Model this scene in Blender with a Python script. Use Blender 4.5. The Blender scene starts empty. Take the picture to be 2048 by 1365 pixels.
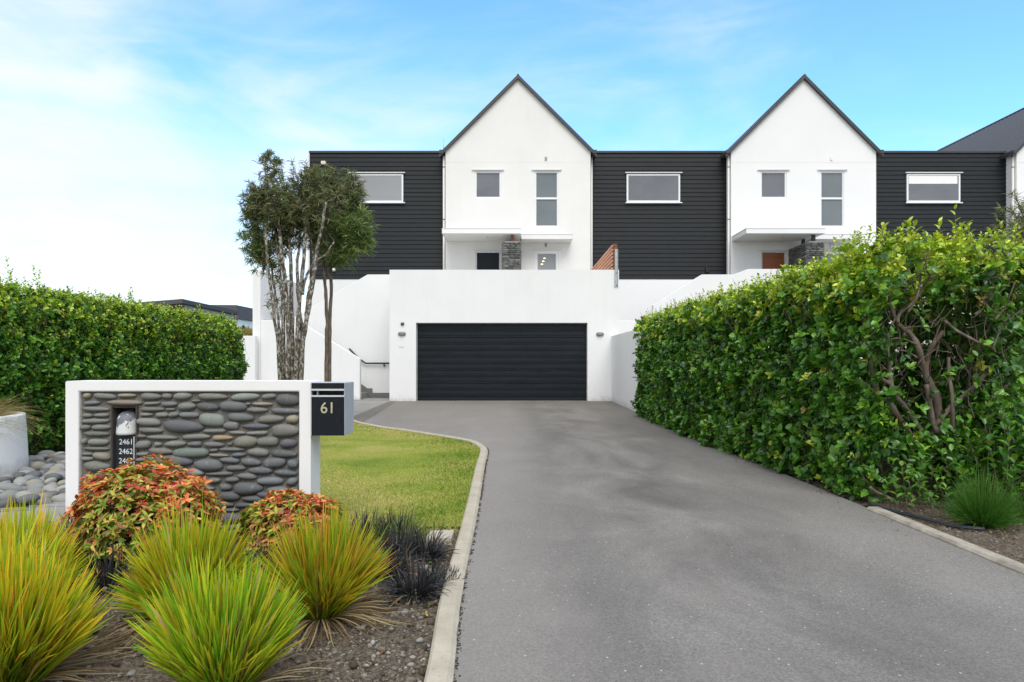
import bpy, bmesh, math, random
import numpy as np
from mathutils import Vector, Matrix

random.seed(7)
C = bpy.context.scene.collection
SC = bpy.context.scene
R = math.radians

# ------------------------------------------------------------------ camera
EYE = 1.18; F = 1365.33; CX = 1024.0; HY = 725.0
cam_d = bpy.data.cameras.new('camera'); cam = bpy.data.objects.new('camera', cam_d); C.objects.link(cam)
cam.location = (0, 0, EYE); cam.rotation_euler = (R(90), 0, 0)
cam_d.sensor_width = 36; cam_d.lens = 24.0; cam_d.shift_y = (HY-682.5)/2048
cam_d.clip_start = 0.05; cam_d.clip_end = 3000
SC.camera = cam
SC.render.resolution_x = 1024; SC.render.resolution_y = 682
# ------------------------------------------------------------------ world / sun / exposure
SUN_EL, SUN_AZ = 50, 172          # azimuth: degrees clockwise from +Y (north); 172 = behind the camera, a little right
world = bpy.data.worlds.new("World"); SC.world = world; world.use_nodes = True
def build_world():
    nt = world.node_tree; nt.nodes.clear(); N = nt.nodes.new; L = nt.links.new
    out = N('ShaderNodeOutputWorld'); bg = N('ShaderNodeBackground'); L(bg.outputs[0], out.inputs[0])
    sky = N('ShaderNodeTexSky'); sky.sky_type = 'NISHITA'; sky.sun_disc = False
    sky.sun_elevation = R(SUN_EL); sky.sun_rotation = R(SUN_AZ); sky.air_density = 1.0; sky.dust_density = 0.6; sky.ozone_density = 1.2
    bg.inputs[1].default_value = SKY_STR
    tint = N('ShaderNodeMix'); tint.data_type = 'RGBA'; tint.blend_type = 'MULTIPLY'; tint.inputs[0].default_value = 1
    L(sky.outputs[0], tint.inputs[6]); tint.inputs[7].default_value = (*SKY_TINT, 1)
    tc = N('ShaderNodeTexCoord'); sep = N('ShaderNodeSeparateXYZ'); L(tc.outputs['Generated'], sep.inputs[0])
    mp = N('ShaderNodeMapping'); mp.inputs['Rotation'].default_value = (0, R(25), R(20)); mp.inputs['Scale'].default_value = (1.0, 1.0, 2.6); L(tc.outputs['Generated'], mp.inputs[0])
    n1 = N('ShaderNodeTexNoise'); n1.inputs['Scale'].default_value = 1.9; n1.inputs['Detail'].default_value = 7; n1.inputs['Roughness'].default_value = 0.55; n1.inputs['Distortion'].default_value = .5
    L(mp.outputs[0], n1.inputs['Vector'])
    def M(op, a, b=None, c=None, clamp=False):
        m = N('ShaderNodeMath'); m.operation = op; m.use_clamp = clamp
        for i, v in enumerate((a, b, c)):
            if v is None: continue
            if isinstance(v, (int, float)): m.inputs[i].default_value = v
            else: L(v, m.inputs[i])
        return m.outputs[0]
    v = M('MULTIPLY_ADD', n1.outputs[0], 2.1, -1.05)
    v = M('ADD', v, M('MULTIPLY', sep.outputs[0], -0.62))
    v = M('ADD', v, M('MULTIPLY_ADD', sep.outputs[2], -1.15, 0.46))
    v = M('ADD', v, M('MULTIPLY_ADD', sep.outputs[1], -0.55, 0.42))
    n2 = N('ShaderNodeTexNoise'); n2.inputs['Scale'].default_value = 5.5; n2.inputs['Detail'].default_value = 6; n2.inputs['Distortion'].default_value = 1.2; mp2 = N('ShaderNodeMapping'); mp2.inputs['Rotation'].default_value = (0, R(38), 0); mp2.inputs['Scale'].default_value = (.55, 1, 2.4); L(tc.outputs['Generated'], mp2.inputs[0]); L(mp2.outputs[0], n2.inputs['Vector'])
    v = M('ADD', v, M('MULTIPLY_ADD', n2.outputs[0], .8, -.4))
    v = M('ADD', v, 0.03)
    v = M('ADD', v, M('MULTIPLY', M('MAXIMUM', M('SUBTRACT', sep.outputs[2], 0.5), 0.0), 5.0))  # extra cloud overhead, out of view, added to whiten the bluish skylight
    v = M('ADD', v, M('MULTIPLY', M('MAXIMUM', M('SUBTRACT', 0.3, sep.outputs[1]), 0.0), 2.0))  # unseen cloud behind the camera, added to neutralise the blue cast
    mr = N('ShaderNodeMapRange'); mr.interpolation_type = 'SMOOTHSTEP'; mr.inputs[1].default_value = -0.25; mr.inputs[2].default_value = 0.95; mr.inputs[4].default_value = 0.94
    L(v, mr.inputs[0])
    mix = N('ShaderNodeMix'); mix.data_type = 'RGBA'; L(mr.outputs[0], mix.inputs[0]); L(tint.outputs[2], mix.inputs[6])
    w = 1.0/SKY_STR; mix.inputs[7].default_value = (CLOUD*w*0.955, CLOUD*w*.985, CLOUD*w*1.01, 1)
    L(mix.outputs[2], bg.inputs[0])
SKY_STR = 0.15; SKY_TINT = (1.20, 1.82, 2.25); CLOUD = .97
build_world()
sd = bpy.data.lights.new('sun', 'SUN'); sun = bpy.data.objects.new('sun', sd); C.objects.link(sun)
sd.energy = 2.1; sd.angle = R(38); sd.color = (1.0, 0.965, 0.925)
_a, _e = R(SUN_AZ), R(SUN_EL)
sdir = Vector((math.sin(_a)*math.cos(_e), math.cos(_a)*math.cos(_e), math.sin(_e)))
sun.rotation_euler = sdir.to_track_quat('Z', 'Y').to_euler()
SC.view_settings.view_transform = 'Standard'; SC.view_settings.look = 'None'
SC.view_settings.exposure = 0.17; SC.view_settings.gamma = 1.0
try: SC.view_settings.use_curve_mapping = False
except Exception: pass
SC.cycles.max_bounces = 8; SC.cycles.transparent_max_bounces = 8

# ------------------------------------------------------------------ maths helpers
def gz(y):
    t = min(max((y-9.0)/10.2, 0), 1); return 0.085*t
gzv = lambda y: 0.085*np.clip((np.asarray(y)-9.0)/10.2, 0, 1)
def P(px, py, Y): return ((px-CX)/F*Y, Y, EYE+(HY-py)/F*Y)
def PX(px, Y): return (px-CX)/F*Y
def PZ(py, Y): return EYE+(HY-py)/F*Y
def G(px, py):
    Y = F*EYE/(py-HY)
    for _ in range(6): Y = F*(EYE-gz(Y))/(py-HY)
    return (PX(px, Y), Y)

# ------------------------------------------------------------------ material helpers
MATS = {}
class NT:
    def __init__(s, name):
        s.m = bpy.data.materials.new(name); s.m.use_nodes = True; s.t = s.m.node_tree; s.t.nodes.clear()
        s.out = s.N('ShaderNodeOutputMaterial'); s.p = s.N('ShaderNodeBsdfPrincipled'); s.L(s.p.outputs[0], s.out.inputs[0])
        s.tc = s.N('ShaderNodeTexCoord'); MATS[name] = s.m
    def N(s, t): return s.t.nodes.new(t)
    def L(s, a, b): s.t.links.new(a, b)
    def noise(s, scale, detail=3, rough=.5, vec=None, stretch=None, dist=0):
        n = s.N('ShaderNodeTexNoise'); n.inputs['Scale'].default_value = scale; n.inputs['Detail'].default_value = detail
        n.inputs['Roughness'].default_value = rough; n.inputs['Distortion'].default_value = dist
        src = vec or s.tc.outputs['Object']
        if stretch:
            mp = s.N('ShaderNodeMapping'); mp.inputs['Scale'].default_value = stretch; s.L(src, mp.inputs[0]); src = mp.outputs[0]
        s.L(src, n.inputs['Vector']); return n.outputs[0]
    def vor(s, scale, feature='F1', out=0):
        n = s.N('ShaderNodeTexVoronoi'); n.inputs['Scale'].default_value = scale; n.feature = feature
        s.L(s.tc.outputs['Object'], n.inputs['Vector']); return n.outputs[out]
    def ramp(s, fac, stops):
        r = s.N('ShaderNodeValToRGB'); e = r.color_ramp.elements
        while len(e) < len(stops): e.new(0.5)
        for i, (p, c) in enumerate(stops): e[i].position = p; e[i].color = (*c, 1) if len(c) == 3 else c
        s.L(fac, r.inputs[0]); return r.outputs[0]
    def val(s, fac, a, b, lo=0., hi=1.):
        r = s.N('ShaderNodeMapRange'); r.inputs[1].default_value = a; r.inputs[2].default_value = b; r.inputs[3].default_value = lo; r.inputs[4].default_value = hi
        s.L(fac, r.inputs[0]); return r.outputs[0]
    def mix(s, fac, a, b, mode='MIX'):
        m = s.N('ShaderNodeMix'); m.data_type = 'RGBA'; m.blend_type = mode
        for i, v in ((0, fac), (6, a), (7, b)):
            if isinstance(v, (int, float)): m.inputs[i].default_value = v
            elif isinstance(v, tuple): m.inputs[i].default_value = (*v, 1)
            else: s.L(v, m.inputs[i])
        return m.outputs[2]
    def bump(s, h, strength=.3, dist=.01):
        b = s.N('ShaderNodeBump'); b.inputs['Strength'].default_value = strength; b.inputs['Distance'].default_value = dist
        s.L(h, b.inputs['Height']); s.L(b.outputs[0], s.p.inputs['Normal'])
    def col(s, c):
        if isinstance(c, tuple): s.p.inputs['Base Color'].default_value = (*c, 1)
        else: s.L(c, s.p.inputs['Base Color'])
    def set(s, rough=.6, metal=0., spec=.5):
        s.p.inputs['Roughness'].default_value = rough; s.p.inputs['Metallic'].default_value = metal; s.p.inputs['Specular IOR Level'].default_value = spec
        return s.m

def plaster(name, c, stain=.05, streak=0.0):
    t = NT(name)
    big = t.noise(.7, 4, .6); a = t.mix(t.val(big, .35, .7), c, tuple(v*(1-stain) for v in c))
    if streak:
        st = t.noise(1.2, 5, .6, stretch=(5, 5, .35))
        a = t.mix(t.val(st, .5, .8, 0, streak), a, (c[0]*.80, c[1]*.77, c[2]*.70))
    sp = t.N('ShaderNodeSeparateXYZ'); g = t.N('ShaderNodeNewGeometry'); t.L(g.outputs['Position'], sp.inputs[0])
    nn = t.noise(7, 5, .7); ad = t.N('ShaderNodeMath'); ad.operation = 'MULTIPLY_ADD'; t.L(nn, ad.inputs[0]); ad.inputs[1].default_value = -.42; t.L(sp.outputs[2], ad.inputs[2])
    a = t.mix(t.val(ad.outputs[0], .02, -.16, 0, .55), a, (.36, .34, .30))
    t.col(a); f1 = t.noise(90, 3); t.bump(f1, .25, .004); return t.set(.85, spec=.25)
def plain(name, c, rough=.5, metal=0., spec=.5, var=.12, scale=8, bump=0):
    t = NT(name); n = t.noise(scale, 4, .6)
    t.col(t.mix(t.val(n, .3, .7), tuple(v*(1-var) for v in c), tuple(min(v*(1+var), 1) for v in c)))
    if bump: t.bump(t.noise(scale*12, 2), bump, .003)
    return t.set(rough, metal, spec)

plaster('plaster_white', (.80, .80, .80), .03, .04)
plaster('plaster_cream', (.775, .765, .742), .05, .17)
plaster('plaster_wall', (.80, .80, .795), .05, .15)
plaster('plaster_garden', (.82, .815, .805), .05, .10)
plain('white_frame', (.78, .78, .80), .4, var=.03)
plain('dark_fascia', (.040, .042, .046), .45, var=.1)
plain('galvanised', (.45, .47, .48), .45, .7, var=.25, scale=20)
plain('rail_black', (.015, .016, .018), .4)
plain('aluminium', (.46, .49, .53), .5, .1, var=.05)
plain('aluminium_light', (.62, .63, .64), .4, .3, var=.04)
plain('letterbox_black', (.007, .010, .015), .5, var=.35, scale=30, spec=.25)
plain('brass_letters', (.50, .45, .32), .4, .3)
plain('white_numerals', (.7, .72, .74), .5)
plain('hose_black', (.012, .018, .028), .45)
plain('pipe_white', (.70, .69, .65), .5, var=.05)
t = NT('concrete_kerb'); n = t.noise(5, 5, .65); n2 = t.noise(70, 3, .7); n3 = t.noise(16, 4, .7, stretch=(1, 1, 1))
c = t.mix(t.val(n, .3, .7), (.38, .34, .265), (.50, .455, .365)); c = t.mix(t.val(n2, .5, .8, 0, .45), c, (.30, .265, .21)); c = t.mix(t.val(n3, .60, .75, 0, .5), c, (.22, .20, .16)); t.col(c); t.bump(n2, .7, .005); t.set(.92, spec=.15)
plain('concrete_kerb_grey', (.33, .30, .25), .92, spec=.15, var=.3, scale=9, bump=.6)
plain('step_grey', (.17, .17, .17), .8, var=.15)
plain('wall_lamp_grey', (.25, .26, .25), .5, .3)
plain('plaque_black', (.012, .015, .020), .4, var=.3, scale=25)
plain('niche_brown', (.05, .043, .038), .8, var=.3)
plain('blind_white', (.8, .8, .78), .8, var=.03)
plain('vent_grey', (.30, .29, .28), .6)
plain('far_wall', (.55, .52, .47), .8)
plain('far_roof', (.10, .095, .105), .8, spec=.2)
plain('rust_timber', (.18, .07, .04), .8, var=.4, scale=15)
plain('cream_plastic', (.72, .66, .5), .5)
plain('door_frame_grey', (.62, .64, .68), .4)

t = NT('painted_boards'); n = t.noise(3, 5, .6, stretch=(1, 1, 6)); n2 = t.noise(60, 2, .5, stretch=(.15, 1, 1))
c = t.mix(t.val(n, .3, .75), (.011, .0135, .0155), (.019, .022, .025)); c = t.mix(t.val(n2, .55, .8, 0, .35), c, (.036, .039, .045))
t.col(c); t.bump(n2, .3, .003); t.set(.55, spec=.22)
t = NT('garage_steel'); n = t.noise(2.5, 5, .65, stretch=(.6, 1, 3)); n2 = t.noise(45, 3, .6, stretch=(.3, 1, 1))
c = t.mix(t.val(n, .3, .75), (.007, .0095, .0125), (.014, .018, .023)); c = t.mix(t.val(n2, .5, .85, 0, .4), c, (.026, .030, .036))
t.col(c); t.bump(n2, .15, .002); t.set(.42, spec=.25)
plain('roof_steel', (.060, .063, .072), .45, .2, var=.1)
t = NT('black_door'); t.col((.011, .014, .019)); t.set(.45, spec=.25)
t = NT('wood_door'); n = t.noise(2, 6, .6, stretch=(1, 1, 14), dist=.4); t.col(t.ramp(n, [(0.25, (.20, .050, .016)), (.55, (.30, .085, .027)), (.8, (.38, .12, .04))])); t.set(.45)
t = NT('slat_timber'); n = t.noise(6, 5, .6, stretch=(1, .2, 4)); t.col(t.ramp(n, [(.3, (.50, .22, .12)), (.7, (.72, .40, .26))])); t.set(.7)
def glass(name, a, b):
    t = NT(name); sep = t.N('ShaderNodeSeparateXYZ'); t.L(t.tc.outputs['Object'], sep.inputs[0]); n = t.noise(.8, 3, .5, stretch=(1, 1, 1.5))
    t.col(t.mix(t.val(n, .3, .7), a, b)); m = t.set(.08, spec=.5); return m
glass('glass_grey', (.13, .135, .15), (.17, .175, .19))
glass('glass_green_grey', (.135, .16, .17), (.17, .19, .20))
glass('glass_pale', (.27, .275, .285), (.31, .315, .325))
t = NT('lamp_glow'); t.col((.9, .7, .4)); t.p.inputs['Emission Color'].default_value = (1, .72, .38, 1); t.p.inputs['Emission Strength'].default_value = 2.2; t.set(.5)

# asphalt
t = NT('asphalt')
sp = t.noise(230, 2, .7); spm = t.noise(85, 3, .8); vo = t.vor(120); big = t.noise(.42, 5, .6, dist=.8); mid = t.noise(1.5, 5, .65, stretch=(1, .6, 1)); fine = t.noise(7, 5, .7); sp2 = t.vor(15); sp3 = t.vor(48)
base = t.ramp(t.mix(.62, sp, spm), [(.34, (.088, .082, .078)), (.49, (.190, .180, .174)), (.64, (.32, .306, .296))])
sep = t.N('ShaderNodeSeparateXYZ'); t.L(t.tc.outputs['Object'], sep.inputs[0])
base = t.mix(t.val(fine, .40, .70, 0, .30), base, (.23, .217, .21))
base = t.mix(t.val(mid, .45, .72, 0, .40), base, (.28, .262, .252))
# oily, damp stains where cars stand: down the middle of the drive
def band(x0, w, lo):
    m = t.N('ShaderNodeMath'); m.operation = 'SUBTRACT'; t.L(sep.outputs[0], m.inputs[0]); m.inputs[1].default_value = x0
    a = t.N('ShaderNodeMath'); a.operation = 'ABSOLUTE'; t.L(m.outputs[0], a.inputs[0]); return t.val(a.outputs[0], w, lo, 0, 1)
def mul(a, b):
    m = t.N('ShaderNodeMath'); m.operation = 'MULTIPLY'; t.L(a, m.inputs[0])
    if isinstance(b, (int, float)): m.inputs[1].default_value = b
    else: t.L(b, m.inputs[1])
    return m.outputs[0]
st1 = t.noise(.95, 5, .62, stretch=(1, .55, 1), dist=1.0); st2 = t.noise(.6, 4, .6, stretch=(1.2, .45, 1), dist=.5)
base = t.mix(mul(mul(t.val(st1, .40, .66), band(1.15, 1.4, .2)), .60), base, (.058, .052, .051))
base = t.mix(mul(t.val(st2, .46, .70), .38), base, (.075, .068, .068))
trk = t.noise(1.3, 4, .6, stretch=(1, .3, 1)); base = t.mix(mul(mul(t.val(trk, .40, .60), band(.45, .32, .10)), .25), base, (.09, .084, .082)); base = t.mix(mul(mul(t.val(trk, .40, .60), band(2.0, .32, .10)), .25), base, (.09, .084, .082))
base = t.mix(mul(t.val(sep.outputs[0], .45, -.1), .35), base, (.30, .275, .265))
base = t.mix(t.val(sep.outputs[1], 9.5, 18.5, 0, .45), base, (.15, .135, .115))
base = t.mix(t.val(sp2, .075, .045, 0, .9), base, (.60, .58, .55))
base = t.mix(t.val(sp3, .11, .07, 0, .6), base, (.42, .41, .40))
base = t.mix(1.0, base, (1.02, 1.01, .965), 'MULTIPLY')
t.col(base); t.bump(t.mix(.6, sp, spm), .8, .006); t.set(.85, spec=.3)
# concrete path
t = NT('concrete'); n = t.noise(1.2, 5, .6); s2 = t.noise(120, 2)
c = t.mix(t.val(n, .3, .7), (.20, .195, .185), (.30, .29, .275)); c = t.mix(t.val(s2, .4, .7, 0, .4), c, (.34, .33, .31)); t.col(c); t.bump(s2, .4, .003); t.set(.9, spec=.25)
t = NT('pavers'); br = t.N('ShaderNodeTexBrick'); br.inputs['Scale'].default_value = 5; br.inputs['Color1'].default_value = (.16, .15, .135, 1); br.inputs['Color2'].default_value = (.22, .20, .175, 1); br.inputs['Mortar'].default_value = (.08, .075, .065, 1)
t.L(t.tc.outputs['Object'], br.inputs[0]); t.col(t.mix(t.val(t.noise(50, 3), .3, .7, 0, .3), br.outputs[0], (.1, .1, .09))); t.set(.9, spec=.2)
# soil
t = NT('soil'); a = t.noise(6, 6, .7); b = t.noise(55, 4, .7); c3 = t.noise(1.7, 4, .6)
c = t.ramp(b, [(.3, (.040, .030, .021)), (.5, (.115, .092, .068)), (.70, (.25, .215, .17))])
c = t.mix(t.val(a, .45, .7, 0, .5), c, (.12, .10, .078)); c = t.mix(t.val(c3, .60, .72, 0, .55), c, (.05, .062, .013)); t.col(c); t.bump(b, 1, .012); t.set(.95, spec=.15)
t = NT('clod'); oi = t.N('ShaderNodeAttribute'); oi.attribute_name = 'col'
t.col(t.mix(t.val(t.noise(60, 3), .3, .7, 0, .5), oi.outputs[0], (.05, .04, .03))); t.bump(t.noise(80, 3), .8, .004); t.set(.95, spec=.15)
# ground under lawn
t = NT('lawn_ground'); a = t.noise(.9, 5, .6, dist=.4); b = t.noise(30, 4, .7)
c = t.ramp(a, [(.30, (.12, .19, .022)), (.48, (.26, .30, .045)), (.66, (.38, .34, .10))]); c = t.mix(t.val(b, .35, .7, 0, .45), c, (.10, .105, .03)); t.col(c); t.bump(b, .9, .01); t.set(.95, spec=.1)
t = NT('dry_verge'); a = t.noise(2.5, 5, .6); b = t.noise(40, 4, .7)
c = t.ramp(a, [(.35, (.085, .075, .035)), (.6, (.15, .14, .05))]); c = t.mix(t.val(b, .35, .7, 0, .5), c, (.06, .05, .025)); t.col(c); t.bump(b, .9, .02); t.set(.95, spec=.1)

def leafmat(name, rough=.4, trans=.22, spec=.5, rv=.0):
    t = NT(name); at = t.N('ShaderNodeAttribute'); at.attribute_name = 'col'; t.col(at.outputs[0]); t.set(rough, spec=spec)
    tr = t.N('ShaderNodeBsdfTranslucent'); m2 = t.mix(1.0, at.outputs[0], (1.25, 1.3, .6), 'MULTIPLY'); t.L(m2, tr.inputs[0])
    mx = t.N('ShaderNodeMixShader'); mx.inputs[0].default_value = trans; t.L(t.p.outputs[0], mx.inputs[1]); t.L(tr.outputs[0], mx.inputs[2]); t.L(mx.outputs[0], t.out.inputs[0]); return t.m
leafmat('leaf_gloss', .30, .16); leafmat('leaf_soft', .5, .25, .35); leafmat('blade', .5, .28, .35); leafmat('blade_black', .38, .03, .5); leafmat('lawn_blade', .65, .3, .2)
t = NT('bark'); n = t.noise(18, 5, .65, stretch=(1, 1, .35)); v = t.noise(34, 3, .6)
c = t.ramp(n, [(.3, (.075, .058, .045)), (.55, (.16, .128, .10)), (.75, (.26, .225, .19))]); t.col(c); t.bump(n, .8, .006); t.set(.9, spec=.15)
t = NT('bark_lichen'); n = t.noise(9, 4, .6, stretch=(1, 1, .3)); v = t.noise(24, 5, .7, stretch=(1, 1, .6))
c = t.ramp(n, [(.3, (.05, .038, .03)), (.6, (.12, .095, .075))]); c = t.mix(t.val(v, .49, .58, 0, .9), c, (.44, .43, .39)); t.col(c); t.bump(v, .8, .006); t.set(.9, spec=.15)
def stonemat(name):
    t = NT(name); at = t.N('ShaderNodeAttribute'); at.attribute_name = 'col'
    n = t.noise(17, 6, .72); sp = t.noise(190, 3, .7); ve = t.noise(5, 2, .4, dist=2.5)
    c = t.mix(t.val(n, .3, .75, 0, .55), at.outputs[0], t.mix(1.0, at.outputs[0], (.62, .62, .64), 'MULTIPLY')); c = t.mix(t.val(sp, .55, .8, 0, .3), c, (.32, .32, .30))
    vv = t.ramp(ve, [(.492, (0, 0, 0)), (.5, (1, 1, 1)), (.508, (0, 0, 0))]); c = t.mix(vv, c, t.mix(.25, c, (.5, .5, .48)))
    t.col(c); t.bump(t.mix(.4, n, sp), .7, .006); return t.set(.68, spec=.25)
stonemat('river_stone')
t = NT('mortar'); n = t.noise(90, 4, .7); t.col(t.ramp(n, [(.3, (.11, .10, .088)), (.6, (.235, .215, .19)), (.8, (.36, .34, .30))])); t.bump(n, 1, .01); t.set(.95, spec=.1)
t = NT('peeling_paint'); n = t.noise(11, 5, .6, dist=.5); t.col(t.ramp(n, [(.47, (.16, .175, .195)), (.49, (.66, .66, .65))])); t.bump(n, .6, .004); t.set(.6)

# ------------------------------------------------------------------ object helpers
def tag(o, label=None, cat=None, group=None, kind=None):
    if label: o['label'] = label
    if cat: o['category'] = cat
    if group: o['group'] = group
    if kind: o['kind'] = kind
    return o
def empty(name, loc, label, cat, group=None):
    o = bpy.data.objects.new(name, None); C.objects.link(o); o.location = loc; o.empty_display_size = .2
    return tag(o, label, cat, group)
def link(name, me, mat, parent=None):
    o = bpy.data.objects.new(name, me); C.objects.link(o)
    if mat: me.materials.append(MATS[mat])
    if parent is not None:
        o.parent = parent
        w = parent.location.copy(); p = parent.parent
        while p is not None: w += p.location; p = p.parent
        o.location = -w                     # meshes are written in world coordinates
        o.matrix_parent_inverse = Matrix.Identity(4)
    return o
def npmesh(name, V, Fc, col=None, smooth=False):
    """V (n,3), Fc (m,k) int"""
    V = np.asarray(V, dtype=np.float32); Fc = np.asarray(Fc, dtype=np.int32); m, k = Fc.shape
    me = bpy.data.meshes.new(name); me.vertices.add(len(V)); me.vertices.foreach_set('co', V.ravel())
    me.loops.add(m*k); me.loops.foreach_set('vertex_index', Fc.ravel())
    me.polygons.add(m); me.polygons.foreach_set('loop_start', np.arange(0, m*k, k, dtype=np.int32)); me.polygons.foreach_set('loop_total', np.full(m, k, dtype=np.int32))
    if smooth: me.polygons.foreach_set('use_smooth', np.ones(m, dtype=bool))
    me.update(calc_edges=True)
    if col is not None:
        a = me.attributes.new('col', 'FLOAT_COLOR', 'POINT'); cc = np.ones((len(V), 4), dtype=np.float32); cc[:, :3] = col; a.data.foreach_set('color', cc.ravel())
    return me
class MB:
    def __init__(s): s.v = []; s.f = []; s.sm = []
    def add(s, vs, fs, smooth=False):
        n = len(s.v); s.v += [tuple(v) for v in vs]; s.f += [tuple(i+n for i in f) for f in fs]; s.sm += [smooth]*len(fs); return s
    def box(s, x0, x1, y0, y1, z0, z1):
        return s.add([(x0,y0,z0),(x1,y0,z0),(x1,y1,z0),(x0,y1,z0),(x0,y0,z1),(x1,y0,z1),(x1,y1,z1),(x0,y1,z1)],
              [(0,3,2,1),(4,5,6,7),(0,1,5,4),(1,2,6,5),(2,3,7,6),(3,0,4,7)])
    def prism_y(s, poly, y0, y1):       # poly in (x,z), counter-clockwise seen from -Y
        n = len(poly); vs = [(x, y0, z) for x, z in poly]+[(x, y1, z) for x, z in poly]
        return s.add(vs, [tuple(range(n)), tuple(reversed(range(n, 2*n)))]+[((i+1) % n, i, i+n, (i+1) % n+n) for i in range(n)])
    def prism_z(s, poly, z0, z1):
        n = len(poly); vs = [(x, y, z0) for x, y in poly]+[(x, y, z1) for x, y in poly]
        return s.add(vs, [tuple(reversed(range(n))), tuple(range(n, 2*n))]+[(i, (i+1) % n, (i+1) % n+n, i+n) for i in range(n)])
    def prism_x(s, poly, x0, x1):       # poly in (y,z)
        n = len(poly); vs = [(x0, y, z) for y, z in poly]+[(x1, y, z) for y, z in poly]
        return s.add(vs, [tuple(reversed(range(n))), tuple(range(n, 2*n))]+[(i, (i+1) % n, (i+1) % n+n, i+n) for i in range(n)])
    def tube(s, pts, rad, n=8, cap=True):
        pts = [Vector(p) for p in pts]; m = len(pts)
        if isinstance(rad, (int, float)): rad = [rad]*m
        vs = []; fs = []; ref = None
        for i, p in enumerate(pts):
            d = (pts[min(i+1, m-1)]-pts[max(i-1, 0)]).normalized()
            if ref is None: ref = d.orthogonal().normalized()
            ref = (ref-d*ref.dot(d)).normalized(); b = d.cross(ref)
            for k in range(n):
                a = 2*math.pi*k/n; vs.append(p+(ref*math.cos(a)+b*math.sin(a))*rad[i])
        for i in range(m-1):
            for k in range(n): fs.append((i*n+k, i*n+(k+1) % n, (i+1)*n+(k+1) % n, (i+1)*n+k))
        if cap: fs += [tuple(reversed(range(n))), tuple(range((m-1)*n, m*n))]
        return s.add(vs, fs, True)
    def build(s, name, mat, parent=None, bevel=0, seg=2):
        me = bpy.data.meshes.new(name); me.from_pydata(s.v, [], s.f); me.polygons.foreach_set('use_smooth', s.sm)
        bm = bmesh.new(); bm.from_mesh(me); bmesh.ops.recalc_face_normals(bm, faces=bm.faces); bm.to_mesh(me); bm.free(); me.update()
        o = link(name, me, mat, parent)
        if bevel:
            b = o.modifiers.new('bevel', 'BEVEL'); b.width = bevel; b.segments = seg; b.limit_method = 'ANGLE'; b.angle_limit = R(40)
        return o
def text_mesh(name, s, size, loc, mat, parent, extrude=.002, rot=(math.pi/2, 0, 0), align='CENTER', xs=1.0, bold=0):
    cu = bpy.data.curves.new('t', 'FONT'); cu.body = s; cu.size = size; cu.extrude = extrude; cu.align_x = align; cu.align_y = 'CENTER'; cu.offset = bold
    tmp = bpy.data.objects.new('t', cu); C.objects.link(tmp); tmp.rotation_euler = rot; tmp.location = loc; tmp.scale = (xs, 1, 1)
    bpy.context.view_layer.update(); dg = bpy.context.evaluated_depsgraph_get(); me = bpy.data.meshes.new_from_object(tmp.evaluated_get(dg)); me.transform(tmp.matrix_world)
    bpy.data.objects.remove(tmp); me.materials.clear(); return link(name, me, mat, parent)

# vectorised foliage ------------------------------------------------
def unit(a): return a/np.maximum(np.linalg.norm(a, axis=-1, keepdims=True), 1e-9)
LEAF_T = np.array([(0, 0), (.28, -.42), (.28, 0), (.28, .42), (.68, -.40), (.68, 0), (.68, .40), (1, 0)])
LEAF_F = np.array([(0,1,2),(0,2,3),(1,4,2),(4,5,2),(2,5,3),(5,6,3),(4,7,5),(5,7,6)])
LEAF_S = np.array([(0, 0), (.5, -.5), (.5, .5), (1, 0)]); LEAF_SF = np.array([(0,1,2),(1,3,2)])
def leaves(p, d, nrm, L, W, col, fold=.22, curl=.12, simple=False):
    """arrays: p,d,nrm (n,3); L,W (n,), col (n,3)"""
    T, Fc = (LEAF_S, LEAF_SF) if simple else (LEAF_T, LEAF_F)
    d = unit(d); s = unit(np.cross(d, nrm)); nn = np.cross(s, d); k = len(T)
    t = T[:, 0][None, :, None]; w = T[:, 1][None, :, None]
    V = p[:, None, :]+d[:, None, :]*(t*L[:, None, None])+s[:, None, :]*(w*W[:, None, None])+nn[:, None, :]*((np.abs(w)*fold*W[:, None, None]*2)-(t**2)*curl*L[:, None, None])
    n = len(p); FF = (Fc[None]+(np.arange(n)*k)[:, None, None]).reshape(-1, 3)
    return V.reshape(-1, 3), FF, np.repeat(col, k, axis=0)
def blades(p, d, L, W, droop, c0, c1, seg=4, rng=None, bendw=None, pw=1.0):
    n = len(p); d = unit(d); rng = rng or np.random.default_rng(1)
    r = rng.normal(size=(n, 3)); s = unit(np.cross(d, r)); S = np.linspace(0, 1, seg+1)
    out = unit(d*np.array([1, 1, 0])+1e-6)
    cen = p[:, None, :]+d[:, None, :]*(S[None, :, None]*L[:, None, None])+out[:, None, :]*((S**2)[None, :, None]*(droop*L*.35)[:, None, None])
    cen += (unit(rng.normal(size=(n, 3)))*(L*rng.uniform(0, .10, n))[:, None])[:, None, :]*(S**2)[None, :, None]
    cen[:, :, 2] -= (S**2.2)[None, :]*(droop*L)[:, None]
    wd = np.minimum(1, (1.02-S)*4.5)**.8; wd[0] = .8
    off = s[:, None, :]*(wd[None, :, None]*W[:, None, None]*.5)
    V = np.stack([cen-off, cen+off], axis=2).reshape(n, -1, 3)
    f = np.array([(2*i, 2*i+1, 2*i+3, 2*i+2) for i in range(seg)])
    FF = (f[None]+(np.arange(n)*2*(seg+1))[:, None, None]).reshape(-1, 4)
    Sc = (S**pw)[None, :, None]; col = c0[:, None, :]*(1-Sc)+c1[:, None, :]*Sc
    return V.reshape(-1, 3), FF, np.repeat(col, 2, axis=1).reshape(-1, 3)
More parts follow.
